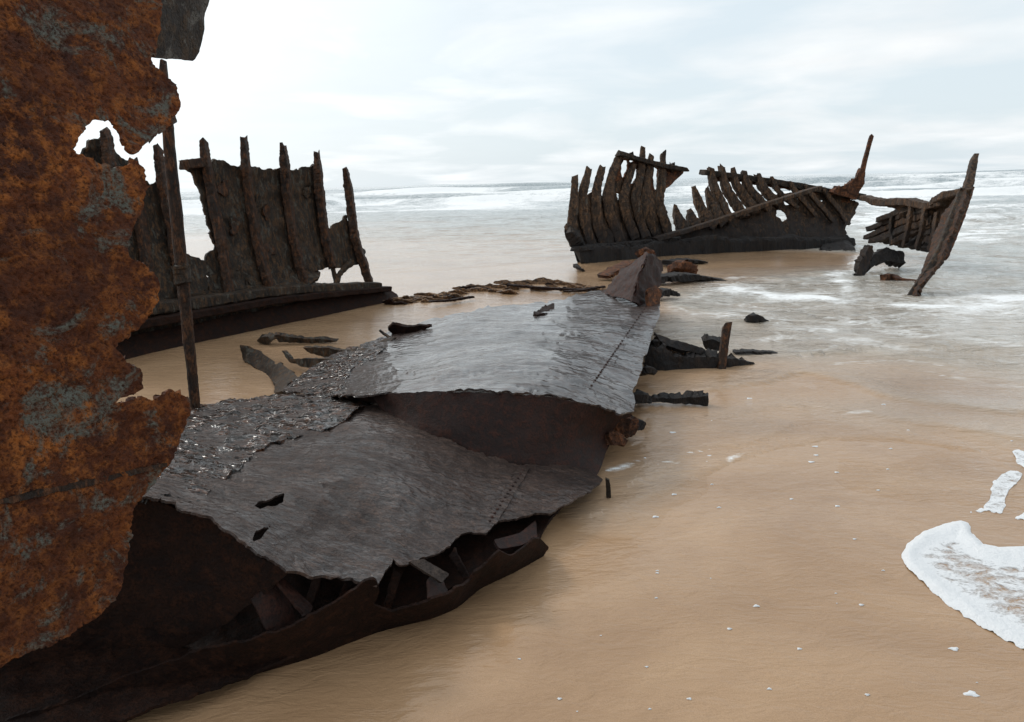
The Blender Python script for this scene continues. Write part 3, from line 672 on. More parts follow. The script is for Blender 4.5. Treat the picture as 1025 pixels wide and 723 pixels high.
# inner flanges riveted on each rib
for i, pl in enumerate(ribs[3:7]):
    pts = [(a+4, b+16, DL(a+4, b+16, bk(b)-.12)) for a, b in pl[1:]]
    spx('rib_flange', pts, [4, 4, 4.5, 4], .05, M['iron'], RB[3+i], rings=26, rough=.15, seed=80+i)
# stub of a rail at the upper left corner
spx('rail_stub', [(183, 165, DL(183, 165, .5)), (206, 162, DL(206, 162, .5))], [9, 8], .09, M['rib'], lh, rings=10, rough=.18, seed=90, ref=(0, 0, 1))
# ledges and stringers at the foot
def lband(name, top, bot, b0, b1, mat, seed, cell=2.0, thick=.05, bump=.04):
    pl = top+bot[::-1]
    cc = [(a, b, DL(a, b, b0)) for a, b in top]+[(a, b, DL(a, b, b1)) for a, b in bot]
    return sheet(name, pl, cc, mat, lh, cell=cell, thick=thick, rag=1.6, ragscale=.12, bump=bump, bscale=4, seed=seed)
lband('ledge_plate', [(60, 300), (130, 286), (210, 276), (260, 272), (310, 270), (322, 271)], [(60, 336), (130, 316), (210, 305), (260, 296), (310, 284), (318, 280)], .28, .05, M['iron'], 91)
lband('ledge_plate', [(300, 280), (330, 285), (352, 288), (374, 285)], [(300, 300), (330, 298), (360, 294), (390, 296)], .25, .0, M['iron'], 96)
spx('stringer', [(60, 330, DL(60, 330, .0)), (130, 312, DL(130, 312, .0)), (210, 301, DL(210, 301, .0)), (290, 290, DL(290, 290, .0)), (376, 286, DL(376, 286, 0))], [13, 13, 11, 9, 7], .16, M['iron'], lh, rings=60, rough=.12, seed=92, ref=(0, 0, 1))
lband('recess_plate', [(60, 318), (130, 302), (210, 292), (290, 284), (372, 285)], [(60, 366), (130, 348), (210, 338), (290, 320), (378, 296)], .12, .02, M['iron'], 97)
lband('bilge_plate', [(60, 352), (130, 336), (210, 320), (290, 305), (376, 289), (398, 294)], [(60, 380), (130, 363), (210, 352), (290, 334), (370, 308), (400, 300)], -.02, -.22, M['deep'], 93, bump=.02)
spx('keelson', [(60, 343, DL(60, 343, -.1)), (130, 327, DL(130, 327, -.1)), (210, 312, DL(210, 312, -.1)), (290, 299, DL(290, 299, -.1)), (388, 289, DL(388, 289, -.1))], [10, 10, 8, 7, 5], .14, M['deep'], lh, rings=60, rough=.10, seed=94, ref=(0, 0, 1))
spx('strut', [(352, 262, DL(352, 262, .2)), (340, 274, DL(340, 274, .15)), (336, 287, DL(336, 287, .1))], [6, 4, 6], .06, M['iron'], lh, rings=12, rough=.2, seed=95)
# rust scabs and limpet-like lumps crusting the shell between the ribs
random.seed(31)
for i in range(16):
    x = random.uniform(215, 325); y = random.uniform(180, 285); r = random.uniform(3, 8)
    lb = [(x+r*random.uniform(.5, 1.1)*math.cos(k*.785), y+r*1.5*random.uniform(.5, 1.1)*math.sin(k*.785)) for k in range(8)]
    sheet('rust_scab', lb, [(a, b, DL(a, b, bk(b)-.035)) for a, b in lb], M['rib'] if i % 3 == 0 else M['iron'], SH[1 if x < 250 else 2 if x < 290 else 3], cell=1.3, thick=.025, rag=1.8, ragscale=.25, bump=.04, bscale=9, seed=320+i)

# ---- central plating
cp = thing('hull_bottom_plating', 'broad wet dark hull plating lying across the sand in the centre', 'ship hull', G(400, 520))
def Zc(pts): return [(a, b, dz(a, b, z)) for a, b, z in pts]
front = Zc([(60, 470, .78), (150, 500, .62), (215, 518, .55), (290, 572, .42), (330, 578, .36), (378, 582, .31), (430, 556, .25), (480, 530, .20), (540, 514, .14), (600, 480, .06),
            (120, 415, .40), (180, 412, .34), (290, 398, .27), (400, 415, .31), (450, 440, .27), (520, 466, .18), (590, 474, .07), (300, 480, .44), (400, 500, .34), (220, 450, .42)])
def wrinkle(uv, V):
    q = V*np.array([2.2, .7, 1]); r = 1-np.abs(fbm(q, 2.6, 4, 301, .55))*2.2
    crk = np.clip(1-np.abs(fbm(V*np.array([.8, 1.5, 1]), 3.2, 4, 305, .5))*22, 0, 1)
    return .006*np.clip(r, 0, 1)**3+.0025*fbm(V*np.array([.8, 1.3, 1]), 24, 3, 303)-.010*crk*np.clip(fbm(V, 2.0, 2, 306)*3+.2, 0, 1)
front_poly = [(40, 470), (60, 420), (130, 405), (180, 408), (240, 400), (295, 397), (350, 398), (392, 400), (420, 425), (460, 448), (520, 464), (590, 468), (604, 480), (592, 492), (570, 505), (552, 513), (536, 514), (520, 518), (500, 522), (494, 528), (488, 536), (478, 532), (462, 534), (452, 544),
              (436, 554), (418, 560), (404, 566), (394, 562), (386, 572), (378, 583), (352, 578), (330, 574), (310, 576), (300, 572), (290, 571), (262, 557), (240, 540), (212, 521), (185, 512), (152, 500), (100, 500)]
fp = sheet('plate', front_poly, front, M['wet'], cp, cell=2.0, thick=.009, rag=2.2, ragscale=.17, bump=.022, bscale=3.2, seed=101, lift=wrinkle,
      holes=[[(253, 509), (262, 503), (272, 499), (284, 496), (285, 502), (276, 508), (264, 511)], [(252, 540), (256, 533), (264, 530), (272, 527), (264, 537), (258, 543)]])
fT = TPS([(a, b) for a, b, c in front], [1/c for a, b, c in front])
# crusted older plate lying on the left part
frc = [(a, b, c-.03) for a, b, c in front]
sheet('crusted_plate', [(60, 440), (120, 410), (185, 405), (240, 399), (300, 396), (345, 398), (372, 402), (352, 416), (330, 428), (296, 436), (262, 452), (236, 470), (214, 486), (200, 500), (170, 498), (60, 490)], frc, M['crust'], cp, cell=1.5, thick=.012, rag=4, ragscale=.09, bump=.035, bscale=12, seed=103)
# rivet line across the front plate
xs = np.linspace(526, 490, 15); ys = np.linspace(468, 523, 15)
rivets('rivet_row', on(fT, xs, ys)+np.array([0, 0, .006]), (0, -.2, 1), .0085, M['brown'], fp)
sheet('butt_strap', [(520, 466), (531, 467), (497, 524), (484, 523)], [(a, b, c-.012) for a, b, c in front], M['wet'], fp, cell=1.8, thick=.008, rag=.9, bump=.006, seed=104)
# lower brown face below the crease at the left
face = [(60, 470, dz(60, 470, .78)), (150, 500, dz(150, 500, .615)), (212, 519, dz(212, 519, .545)), (290, 571, dz(290, 571, .415)), (60, 640, dY(60, 640, 2.05)), (180, 650, dY(180, 650, 2.10)), (250, 602, dY(250, 602, 2.06)), (100, 700, dY(100, 700, 2.10))]
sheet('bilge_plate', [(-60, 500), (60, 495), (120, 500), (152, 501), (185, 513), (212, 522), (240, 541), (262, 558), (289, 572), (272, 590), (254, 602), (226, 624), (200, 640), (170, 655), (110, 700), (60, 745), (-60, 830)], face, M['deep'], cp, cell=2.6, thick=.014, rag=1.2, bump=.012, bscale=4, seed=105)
# bottom skirt strake, undercut, sunk in the sand
sk_top = [(-200, 800, 1.62), (60, 716, 1.84), (120, 682, 1.92), (200, 652, 1.93), (300, 622, 1.98), (375, 590, 2.10), (450, 592, 2.20), (500, 560, 2.42), (536, 540, 2.62)]
sk_bot = [(-150, 980, 1.5), (60, 800, 1.86), (190, 730, 1.96), (300, 680, 2.14), (400, 636, 2.31), (480, 594, 2.55), (540, 562, 2.76)]
skc = [(a, b, dY(a, b, c)) for a, b, c in sk_top+sk_bot]
sheet('bottom_strake', [(-200, 770), (60, 706), (100, 688), (116, 682), (140, 672), (200, 652), (250, 640), (300, 622), (340, 600), (366, 582), (376, 580), (381, 592), (372, 606), (392, 612), (420, 604), (450, 596), (470, 580), (490, 560), (500, 551), (510, 556), (522, 549), (534, 538), (541, 540), (549, 548), (540, 566),
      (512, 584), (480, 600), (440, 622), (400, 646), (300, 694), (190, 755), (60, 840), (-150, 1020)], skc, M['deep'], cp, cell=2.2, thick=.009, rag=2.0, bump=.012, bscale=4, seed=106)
# broken floor frames glimpsed in the gap
def inner(name, pl, dd, mat, seed, thick=.012): return sheet(name, pl, dd, mat, cp, cell=1.8, thick=thick, rag=.8, bump=.006, bscale=9, seed=seed)
inner('floor_frame', [(252, 600), (276, 580), (290, 600), (296, 622), (278, 634), (266, 630)], [(252, 600, dY(252, 600, 2.02)), (290, 590, dY(290, 590, 2.10)), (280, 634, dY(280, 634, 2.02))], M['brown'], 110)
inner('floor_frame', [(278, 582), (286, 580), (314, 608), (308, 618)], [(278, 582, dY(278, 582, 2.04)), (310, 615, dY(310, 615, 2.02)), (290, 580, dY(290, 580, 2.08))], M['brown'], 111)
inner('floor_frame', [(410, 562), (424, 560), (450, 575), (442, 584)], [(410, 560, dY(410, 560, 2.26)), (450, 578, dY(450, 578, 2.28)), (424, 590, dY(424, 590, 2.2))], M['end0'], 112)
inner('floor_frame', [(428, 578), (440, 574), (450, 594), (430, 598)], [(428, 578, dY(428, 578, 2.26)), (450, 590, dY(450, 590, 2.28)), (430, 598, dY(430, 598, 2.18))], M['brown'], 113)
inner('floor_frame', [(494, 540), (520, 534), (536, 522), (538, 540), (520, 546), (500, 550)], [(494, 545, dY(494, 545, 2.62)), (536, 522, dY(536, 522, 2.9)), (520, 548, dY(520, 548, 2.66))], M['brown'], 114)
fl = [(100, 700, .07), (190, 690, .07), (300, 650, .07), (400, 612, .07), (500, 560, .07), (545, 540, .06), (190, 600, .10), (290, 560, .12), (400, 520, .10), (480, 500, .08), (560, 490, .04), (100, 560, .10), (150, 460, .10), (300, 440, .09), (400, 446, .08), (500, 474, .05)]
sheet('floor_or_shade_plate', [(-60, 480), (120, 446), (300, 430), (400, 440), (480, 466), (560, 480), (575, 492), (548, 522), (535, 548), (500, 566), (420, 604), (330, 642), (190, 698), (60, 740), (-60, 760)], Zc(fl), M['deep'], cp, cell=4, thick=.012, rag=2, bump=.03, bscale=6, seed=115)  # dark sheet painting in the shade under the plating and behind its holes
for i, (x0, y0, x1, y1, d0) in enumerate([(318, 578, 300, 640, 2.12), (350, 582, 330, 628, 2.2), (398, 572, 385, 618, 2.3), (452, 552, 470, 585, 2.5)]):
    spx('frame_rib', [(x0, y0, dY(x0, y0, d0)), (x1, y1, dY(x1, y1, d0-.05))], [9, 7], .03, M['deep'], cp, rings=10, rough=.15, seed=400+i)
# bulged rear plate
rear = Zc([(285, 391, .24), (330, 394, .30), (393, 393, .46), (450, 391, .52), (510, 393, .52), (560, 398, .47), (600, 406, .38), (640, 413, .28), (300, 372, .20), (345, 348, .17), (400, 330, .18), (450, 315, .22), (520, 305, .27), (600, 295, .30), (640, 290, .32), (660, 300, .30),
           (655, 330, .26), (645, 365, .26), (480, 360, .44), (560, 350, .42), (560, 320, .34), (420, 360, .36)])
rear_poly = [(283, 391), (292, 382), (308, 372), (322, 362), (338, 354), (352, 348), (368, 342), (384, 336), (396, 331), (410, 327), (424, 322), (440, 317), (458, 313), (480, 309), (505, 306), (528, 304), (545, 302), (562, 300), (590, 292), (606, 292), (630, 286), (652, 288), (660, 296), (661, 312), (657, 322), (652, 334),
             (650, 346), (645, 358), (642, 370), (638, 381), (634, 392), (637, 402), (633, 411), (622, 414), (604, 408), (580, 402), (556, 397), (530, 394), (500, 392), (470, 391), (440, 391), (410, 392), (396, 393), (378, 396), (360, 397), (330, 395), (305, 394)]
rpl = sheet('plate', rear_poly, rear, M['slick'], cp, cell=1.8, thick=.011, rag=2.2, ragscale=.17, bump=.030, bscale=2.4, seed=120, lift=wrinkle)
rc = [(a, b, c-.03) for a, b, c in rear]
sheet('flap_or_dark_slit', [(533, 315), (541, 309), (556, 304), (554, 309), (545, 314), (537, 317)], rc, M['deep'], rpl, cell=1.0, thick=.03, rag=.8, ragscale=.25, bump=.05, bscale=9, seed=147)  # dark patch on the plate, painted shade of a slit, not a flap
sheet('crusted_plate', [(283, 392), (298, 378), (318, 364), (340, 354), (372, 345), (384, 349), (366, 360), (352, 372), (346, 384), (350, 396), (310, 395)], [(a, b, c-.03) for a, b, c in rear], M['crust'], cp, cell=1.5, thick=.012, rag=4, ragscale=.1, bump=.03, bscale=10, seed=128)
rT = TPS([(a, b) for a, b, c in rear], [1/c for a, b, c in rear])
xs = np.linspace(652, 592, 34); ys = np.linspace(300, 388, 34)
rivets('rivet_row', on(rT, xs, ys)+np.array([0, 0, .012]), (0, 0, 1), .009, M['brown'], rpl)
sheet('butt_strap', [(648, 298), (656, 298), (598, 390), (584, 388)], [(a, b, c-.02) for a, b, c in rear], M['slick'], rpl, cell=1.8, thick=.01, rag=.8, bump=.006, seed=121)
# brown folded face below the lip
fold = Zc([(393, 394, .455), (450, 392, .515), (510, 394, .515), (560, 399, .465), (600, 407, .375), (635, 414, .27)])+Zc([(381, 412, .30), (407, 434, .27), (454, 453, .22), (510, 467, .16), (548, 474, .09), (592, 476, .03), (612, 440, .12)])
sheet('folded_plate', [(372, 397), (393, 394), (440, 392), (500, 393), (556, 398), (600, 408), (636, 415), (622, 420), (614, 432), (610, 446), (604, 462), (598, 476), (570, 477), (548, 474), (528, 470), (508, 466), (480, 460), (454, 452), (428, 443), (407, 432), (392, 420), (380, 410)], fold, M['brown'], cp, cell=2.2, thick=.014, rag=1.0, bump=.014, bscale=3, seed=122)
# curled torn strip at the left end of the fold
spx('torn_strip', [(288, 396, dz(288, 396, .25)), (330, 399, dz(330, 399, .27)), (370, 399, dz(370, 399, .33)), (392, 405, dz(392, 405, .34)), (412, 414, dz(412, 414, .32)), (420, 422, dz(420, 422, .30))], [3, 5, 6, 5, 4, 2], .03, M['deep'], cp, rings=40, rough=.2, seed=123, ref=(0, 0, 1))
# reddish crumpled end plate
endc = [(606, 292, dY(606, 292, 8.1)), (655, 300, dY(655, 300, 7.75)), (638, 266, dY(638, 266, 7.75)), (664, 264, dY(664, 264, 8.3)), (650, 254, dY(650, 254, 8.0)), (634, 290, dY(634, 290, 7.3)), (662, 285, dY(662, 285, 8.1)), (644, 275, dY(644, 275, 7.5)), (620, 280, dY(620, 280, 8.1)), (650, 295, dY(650, 295, 7.45))]
M['end'] = rust('red_brown_plate', (.020, .009, .008), (.036, .015, .012), (.075, .028, .016), None, .5, (.5, .75), 1.6, .8, crack=.3, spec=.2)
rdg = [(649, 254, dY(649, 254, 7.75)), (640, 274, dY(640, 274, 7.5)), (633, 300, dY(633, 300, 7.25))]
sheet('end_plate', [(600, 294), (612, 284), (622, 272), (632, 264), (640, 258), (649, 253), (645, 264), (640, 276), (636, 290), (632, 301), (620, 298)], rdg+[(600, 294, dY(600, 294, 8.3)), (622, 272, dY(622, 272, 8.2))], M['end'], cp, cell=1.2, thick=.02, rag=1.0, ragscale=.2, bump=.06, bscale=4, seed=124)
sheet('end_plate', [(648, 253), (656, 255), (663, 261), (665, 271), (660, 278), (662, 284), (657, 290), (655, 302), (650, 312), (640, 306), (632, 302), (636, 288), (640, 274), (645, 262)], rdg+[(664, 266, dY(664, 266, 8.2)), (652, 308, dY(652, 308, 7.55))], M['brown'], cp, cell=1.2, thick=.02, rag=1.2, ragscale=.2, bump=.07, bscale=4, seed=126)
sheet('end_flange', [(648, 290), (656, 286), (663, 291), (661, 306), (655, 312), (649, 308)], [(648, 290, dY(648, 290, 7.35)), (663, 291, dY(663, 291, 7.5)), (655, 312, dY(655, 312, 7.3))], M['farrust'], cp, cell=1.2, thick=.04, rag=1, bump=.03, seed=125)
# under-edge lumps on the seaward side
for i, (x, y, s) in enumerate([(622, 428, 26), (612, 440, 18), (632, 424, 16), (640, 398, 12), (648, 372, 9), (655, 345, 8)]):
    z = .12; spx('crushed_frame', [(x-s*.5, y+2, dz(x, y, z)+.05), (x, y-2, dz(x, y, z)), (x+s*.45, y+2, dz(x, y, z)+.05)], [s*.5, s*.8, s*.45], .12, M['farrust'] if i < 2 else M['far'], cp, rings=12, rough=.3, seed=130+i, ref=(0, 0, 1))

# ---- black fragments left of the rear plate
frag_group = []
def frag(name, label, cat, pts, w, depth, mat, z=None, seed=0, rings=18, rough=.2, group=None, ref=(0, 0, 1)):
    p3 = [P(a, b, dz(a, b, zz_)) for a, b, zz_ in pts]; dd = [dz(a, b, zz_) for a, b, zz_ in pts]
    ww = [x*dd[min(int(i*len(dd)/len(w)), len(dd)-1)]/FPX for i, x in enumerate(w)]
    o = strut(name, p3, ww, depth, mat, None, rings=rings, rough=rough, seed=seed, ref=ref)
    return tag(o, label, cat, group)
def slab(name, label, cat, poly, zc, mat, thick=.03, seed=0, rag=.7, bump=.03, cell=1.2, group=None):
    """bent, torn plate: outline and the heights above the sand of a few of its points"""
    o = sheet(name, poly, [(a, b, dz(a, b, z)) for a, b, z in zc], mat, None, cell=cell, thick=thick, rag=rag, ragscale=.22, bump=bump, bscale=7, seed=seed)
    return tag(o, label, cat, group)
slab('iron_fragment', 'blackened curled iron fragment at the left of the bulged plating', 'wreckage', [(240, 346), (250, 347), (258, 350), (266, 356), (275, 365), (281, 362), (284, 366), (292, 371), (298, 377), (287, 382), (284, 393), (273, 392), (275, 384), (266, 374), (254, 367), (243, 360)],
     [(240, 348, .20), (243, 360, .08), (258, 350, .17), (254, 367, .06), (276, 366, .14), (270, 378, .05), (296, 376, .16), (284, 392, .14)], M['iron'], .035, 140)
slab('iron_fragment', 'thin curved black iron strip lying beside the curled fragment', 'wreckage', [(280, 349), (284, 351), (292, 359), (303, 359), (318, 359), (336, 361), (334, 366), (316, 369), (302, 367), (290, 362)],
     [(281, 350, .20), (292, 360, .13), (336, 361, .22), (316, 368, .12)], M['iron'], .03, 141)
slab('iron_fragment', 'long flat black strip behind the curved iron strip', 'wreckage', [(302, 349), (320, 348), (341, 351), (359, 351), (377, 353), (367, 357), (338, 359), (322, 357), (311, 355)],
     [(302, 350, .15), (322, 357, .10), (341, 351, .19), (376, 354, .22)], M['iron'], .03, 142)
slab('iron_fragment', 'dark bent plate piece at the upper left edge of the bulged plating', 'wreckage', [(388, 329), (393, 326), (412, 327), (432, 327), (423, 331), (414, 336), (395, 336), (390, 332)],
     [(389, 329, .26), (432, 327, .27), (395, 336, .17), (414, 336, .19)], M['deep'], .03, 143)
slab('iron_fragment', 'short dark strip lying on sand at the foot of the ribbed hull side', 'wreckage', [(272, 336), (299, 339), (321, 340), (338, 342), (319, 344), (279, 343)], [(272, 338, .13), (338, 342, .07), (279, 343, .07)], M['iron'], .04, 144)
slab('iron_fragment', 'small dark lump on sand below the ribbed hull side', 'wreckage', [(257, 341), (262, 337), (268, 337), (272, 341), (268, 345), (260, 344)], [(262, 337, .14), (257, 342, .07), (268, 345, .05)], M['iron'], .08, 145)
slab('iron_fragment', 'rusty torn sliver lying along the left border of the bulged plating', 'wreckage', [(354, 348), (372, 344), (389, 338), (398, 336), (389, 343), (376, 348), (359, 351)], [(354, 349, .20), (398, 336, .24), (376, 348, .20)], M['iron'], .03, 146)
frag('iron_rod', 'short thin bent rod beside the dark bent plate piece', 'wreckage', [(380, 331, .26), (384, 334, .23), (390, 338, .2)], [2, 2.5, 2], .03, M['iron'], seed=148, rings=8)
# low ridge of rusty debris behind the plating: torn plate edges and silt-caked scraps
DEB = 'small rust-brown fragment in the low ridge of debris behind the central plating'
random.seed(5)
ridge = []
for i in range(66):
    f = i/65; x = 396+f*206+random.uniform(-4, 4)
    yb = np.interp(x, [396, 430, 470, 500, 540, 600], [303, 301, 297, 293, 291, 291])
    yt = np.interp(x, [396, 420, 455, 490, 515, 550, 575, 602], [298, 294, 288, 281, 279, 277, 281, 287])
    w = random.uniform(7, 19); y0 = random.uniform(yt+4, yb+2); h = random.uniform(2.0, 4.6); sl = random.uniform(-1, 5)
    poly = [(x-w, y0-sl*.4), (x-w*.5, y0-h*random.uniform(.4, 1)-sl*.3), (x-w*.1, y0-h*random.uniform(.5, 1.1)), (x+w*.4, y0-h*random.uniform(.2, .8)+sl*.3), (x+w, y0+sl*.6), (x+w*.4, y0+1.5+sl*.4), (x-w*.3, y0+2)]
    mat = M['debris'] if i % 5 else M['deep']
    zc = [(x-w, y0, .05), (x+w, y0+1, .04), (x, y0-h, .05+h*.016)]
    slab('debris_fragment', DEB, 'wreckage', poly, zc, mat, random.uniform(.012, .03), 500+i, rag=.9, bump=.05, cell=1.3, group='debris ridge fragments')
for i, (x0, y0, x1, y1, lab) in enumerate([(508, 285, 582, 290, 'long thin dark plank on the ridge of debris behind the plating'), (430, 302, 474, 297, 'thin dark strip at the near foot of the debris ridge'), (566, 292, 604, 287, 'dark strip at the right end of the debris ridge')]):
    frag('iron_strip', lab, 'wreckage', [(x0, y0, .12), ((x0+x1)/2, (y0+y1)/2+1, .10), (x1, y1, .10)], [1.5, 2.6, 2], .07, M['deep'], seed=540+i, rings=26, rough=.3)

# ---- wreckage in the shallows at the right of the plating
sp = thing('sunken_frame', 'dark broken frame pieces with a short upright post in shallow water', 'wreckage', G(690, 365))
def wsheet(name, pl, zc, mat, parent, thick, seed, rag=.7): return sheet(name, pl, [(a, b, dz(a, b, z)) for a, b, z in zc], mat, parent, cell=1.2, thick=thick, rag=rag, ragscale=.22, bump=.04, bscale=7, seed=seed)
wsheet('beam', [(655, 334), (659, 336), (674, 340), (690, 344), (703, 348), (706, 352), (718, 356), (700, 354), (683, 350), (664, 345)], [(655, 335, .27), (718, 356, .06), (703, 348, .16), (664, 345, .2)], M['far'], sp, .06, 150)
wsheet('floor_or_shade_plate', [(664, 344), (684, 350), (712, 356), (712, 360), (676, 360), (664, 352)], [(664, 346, .17), (712, 358, .04), (676, 360, .04)], M['debris'], sp, .03, 149)
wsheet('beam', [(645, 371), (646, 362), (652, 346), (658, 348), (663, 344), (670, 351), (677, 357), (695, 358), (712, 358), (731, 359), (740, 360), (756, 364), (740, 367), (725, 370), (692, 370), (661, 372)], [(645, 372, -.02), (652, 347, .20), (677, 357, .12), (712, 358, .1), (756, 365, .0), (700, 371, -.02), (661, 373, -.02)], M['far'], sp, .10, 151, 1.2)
wsheet('bracket', [(704, 342), (711, 341), (720, 343), (722, 351), (705, 350)], [(704, 342, .17), (722, 343, .16), (712, 351, .08)], M['far'], sp, .08, 153, 1.2)
spx('post', [(728, 326, dz(724, 369, 0.0)), (725, 345, dz(724, 369, 0.0)), (722, 372, dz(724, 369, 0.0))], [8, 8, 8], .05, M['rib'], sp, rings=18, rough=.06, seed=154)
o = wsheet('sunken_beam', [(634, 399), (655, 399), (672, 399), (690, 398), (702, 397), (709, 396), (709, 408), (700, 406), (685, 405), (661, 403), (634, 405)], [(634, 400, .08), (709, 396, .09), (709, 408, .0), (660, 403, .03)], M['far'], None, .07, 155)
tag(o, 'black beam end poking from under the plating into shallow water', 'wreckage')
frag('iron_pin', 'thin short iron rod standing in sand near the plating corner', 'rod', [(608, 480, .11), (609, 490, .05), (609, 503, -.03)], [4, 5, 4], .025, M['iron'], seed=156, rings=12, rough=.15, ref=(1, 0, 0))
frag('stone', 'small dark lump alone in the foamy shallows', 'stone', [(748, 321, .0), (755, 318, .05), (762, 321, .0)], [4, 8, 4], .14, M['far'], seed=157, rings=10, rough=.3)
frag('iron_strip', 'thin dark sliver of iron just breaking the water behind the short post', 'wreckage', [(734, 352, .02), (750, 352, .02), (776, 353, .0)], [2, 3, 1.5], .1, M['far'], seed=158, rings=18, rough=.3)
frag('iron_fragment', 'rusty lump in water right of the reddish end plate', 'wreckage', [(676, 270, .05), (684, 265, .2), (692, 272, .05)], [6, 9, 6], .25, M['farrust'], seed=159, rings=12, rough=.3)
frag('iron_strip', 'low dark wreckage strip beside the reddish end plate', 'wreckage', [(656, 279, .1), (680, 277, .1), (700, 278, .05), (722, 280, .0)], [6, 8, 5, 2], .3, M['far'], seed=160, rings=24, rough=.28)
frag('iron_fragment', 'dark lump below the reddish end plate in water', 'wreckage', [(654, 297, .06), (664, 292, .10), (674, 294, .05)], [4, 7, 3], .2, M['far'], seed=161, rings=12, rough=.3)

# ---- far rib cluster
fr_ = thing('far_ribbed_section', 'dark cluster of tall hull ribs with a rusty triangular gusset, behind the plating', 'ship hull', G(625, 258))
def DF(px, py, b=0.0): return dY(px, py, np.interp(px, [560, 680], [14.0, 15.6])+b)
ribF = [[(575.5, 178), (575, 200), (573, 225), (572, 236)], [(589, 171), (584, 195), (585, 222), (592, 248)], [(602, 170), (597, 195), (597, 220), (606, 246)], [(621, 153), (611, 182), (609, 210), (621, 243)], [(635, 165), (627, 186), (624, 208), (636, 238)],
        [(644, 147), (641, 175), (636, 203), (646, 236)], [(652, 156), (648, 182), (645, 208), (656, 234)], [(664, 153), (662, 185), (660, 205), (669, 236)]]
for i, pl in enumerate(ribF):
    pts = [(a, b, DF(a, b, np.interp(b, [150, 250], [.5, -.1])-.05)) for a, b in pl]
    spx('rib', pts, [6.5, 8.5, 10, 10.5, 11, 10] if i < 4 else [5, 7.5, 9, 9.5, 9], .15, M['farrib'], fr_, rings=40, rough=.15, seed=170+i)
fc = [(x, y, DF(x, y, np.interp(y, [150, 250], [.5, -.1]))) for x in (565, 600, 640, 675) for y in (170, 210, 255)]
sheet('shell_plate', [(567, 226), (574, 218), (580, 210), (584, 198), (594, 192), (604, 196), (612, 184), (622, 180), (630, 186), (640, 186), (650, 190), (660, 196), (666, 212), (672, 226), (676, 240), (668, 248), (640, 252), (600, 256), (584, 252), (576, 246), (568, 238)], fc, M['farrib'], fr_, cell=1.2, thick=.06, rag=1.6, ragscale=.25, bump=.10, bscale=2.2, seed=180,
      holes=[[(579, 206), (581, 204), (582, 214), (580, 216)], [(619, 193), (621, 192), (621, 199), (619, 200)]])
sheet('gunwale_plate', [(611, 186), (616, 172), (620, 155), (640, 160), (662, 167), (663, 190), (650, 192), (630, 188)], [(a, b, c+.05) for a, b, c in fc], M['farrust'], fr_, cell=1.2, thick=.05, rag=1.2, ragscale=.2, bump=.05, bscale=2, seed=181,
      holes=[[(624, 160), (628, 160), (627, 172), (623, 178), (621, 172)], [(633, 172), (638, 168), (638, 176), (634, 184), (631, 184)], [(644, 180), (647, 179), (646, 185), (644, 185)], [(655, 167), (659, 168), (658, 190), (655, 190), (653, 178)], [(630, 158), (634, 159), (633, 162), (630, 162)]])
spx('rail', [(619, 154, DF(619, 154, .3)), (640, 160, DF(640, 160, .3)), (662, 166, DF(662, 166, .3)), (686, 170, DF(686, 170, .3))], [4.5, 4.5, 5, 4], .2, M['far'], fr_, rings=24, rough=.12, seed=182, ref=(0, 0, 1))
sheet('gusset', [(660, 168), (672, 169), (685, 170.5), (684, 174), (676, 181), (670, 187), (664, 191), (661, 190)], fc, M['farrust'], fr_, cell=1.0, thick=.05, rag=.5, bump=.02, seed=183)
for i, (a, b) in enumerate([(632, 153), (673, 164)]):
    spx('rib_stub', [(a, b, DF(a, b, .35)), (a+.5, b+8, DF(a, b+8, .35))], [4, 4], .15, M['far'], fr_, rings=6, rough=.15, seed=190+i)
spx('sill_plank', [(577, 249, DF(577, 249, -.35)), (610, 246, DF(610, 246, -.35)), (645, 243, DF(645, 243, -.35)), (676, 240, DF(676, 240, -.35))], [5, 5, 5, 4], .25, M['far'], fr_, rings=50, rough=.2, seed=192, ref=(0, 0, 1))
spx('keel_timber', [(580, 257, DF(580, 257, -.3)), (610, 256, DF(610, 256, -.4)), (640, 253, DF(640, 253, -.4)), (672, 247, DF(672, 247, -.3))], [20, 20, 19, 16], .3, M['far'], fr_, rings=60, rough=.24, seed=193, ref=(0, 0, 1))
spx('rudder_block', [(568, 230, DF(568, 230, -.1)), (574, 238, DF(574, 238, -.1)), (580, 246, DF(580, 246, -.1))], [9, 14, 10], .3, M['far'], fr_, rings=12, rough=.2, seed=194)

# ---- far long side
ls = thing('far_hull_side', 'long low dark hull side with slanting ribs under a rail, right of the rib cluster', 'ship hull', G(770, 249))
def DS(px, py, b=0.0): return dY(px, py, np.interp(px, [660, 860], [15.4, 16.6])+b)
bs = lambda y: np.interp(y, [170, 200, 250], [.7, .45, -.15])
scl = [(x, y, DS(x, y, bs(y))) for x in (660, 720, 790, 860) for y in (170, 210, 250)]
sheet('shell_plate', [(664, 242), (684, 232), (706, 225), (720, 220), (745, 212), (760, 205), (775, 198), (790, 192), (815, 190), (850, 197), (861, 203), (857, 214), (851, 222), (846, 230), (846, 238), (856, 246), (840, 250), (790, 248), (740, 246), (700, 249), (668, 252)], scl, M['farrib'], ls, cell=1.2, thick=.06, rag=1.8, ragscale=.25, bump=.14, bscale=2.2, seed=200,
      holes=[[(776, 211), (784, 210), (789, 215), (790, 221), (784, 221), (778, 217)], [(799, 196), (802, 195), (802, 199), (798, 199)], [(816, 191), (820, 191), (819, 194), (815, 193)], [(821, 199), (826, 198), (826, 201), (821, 202)], [(786, 202), (792, 200), (791, 204), (786, 205)]])
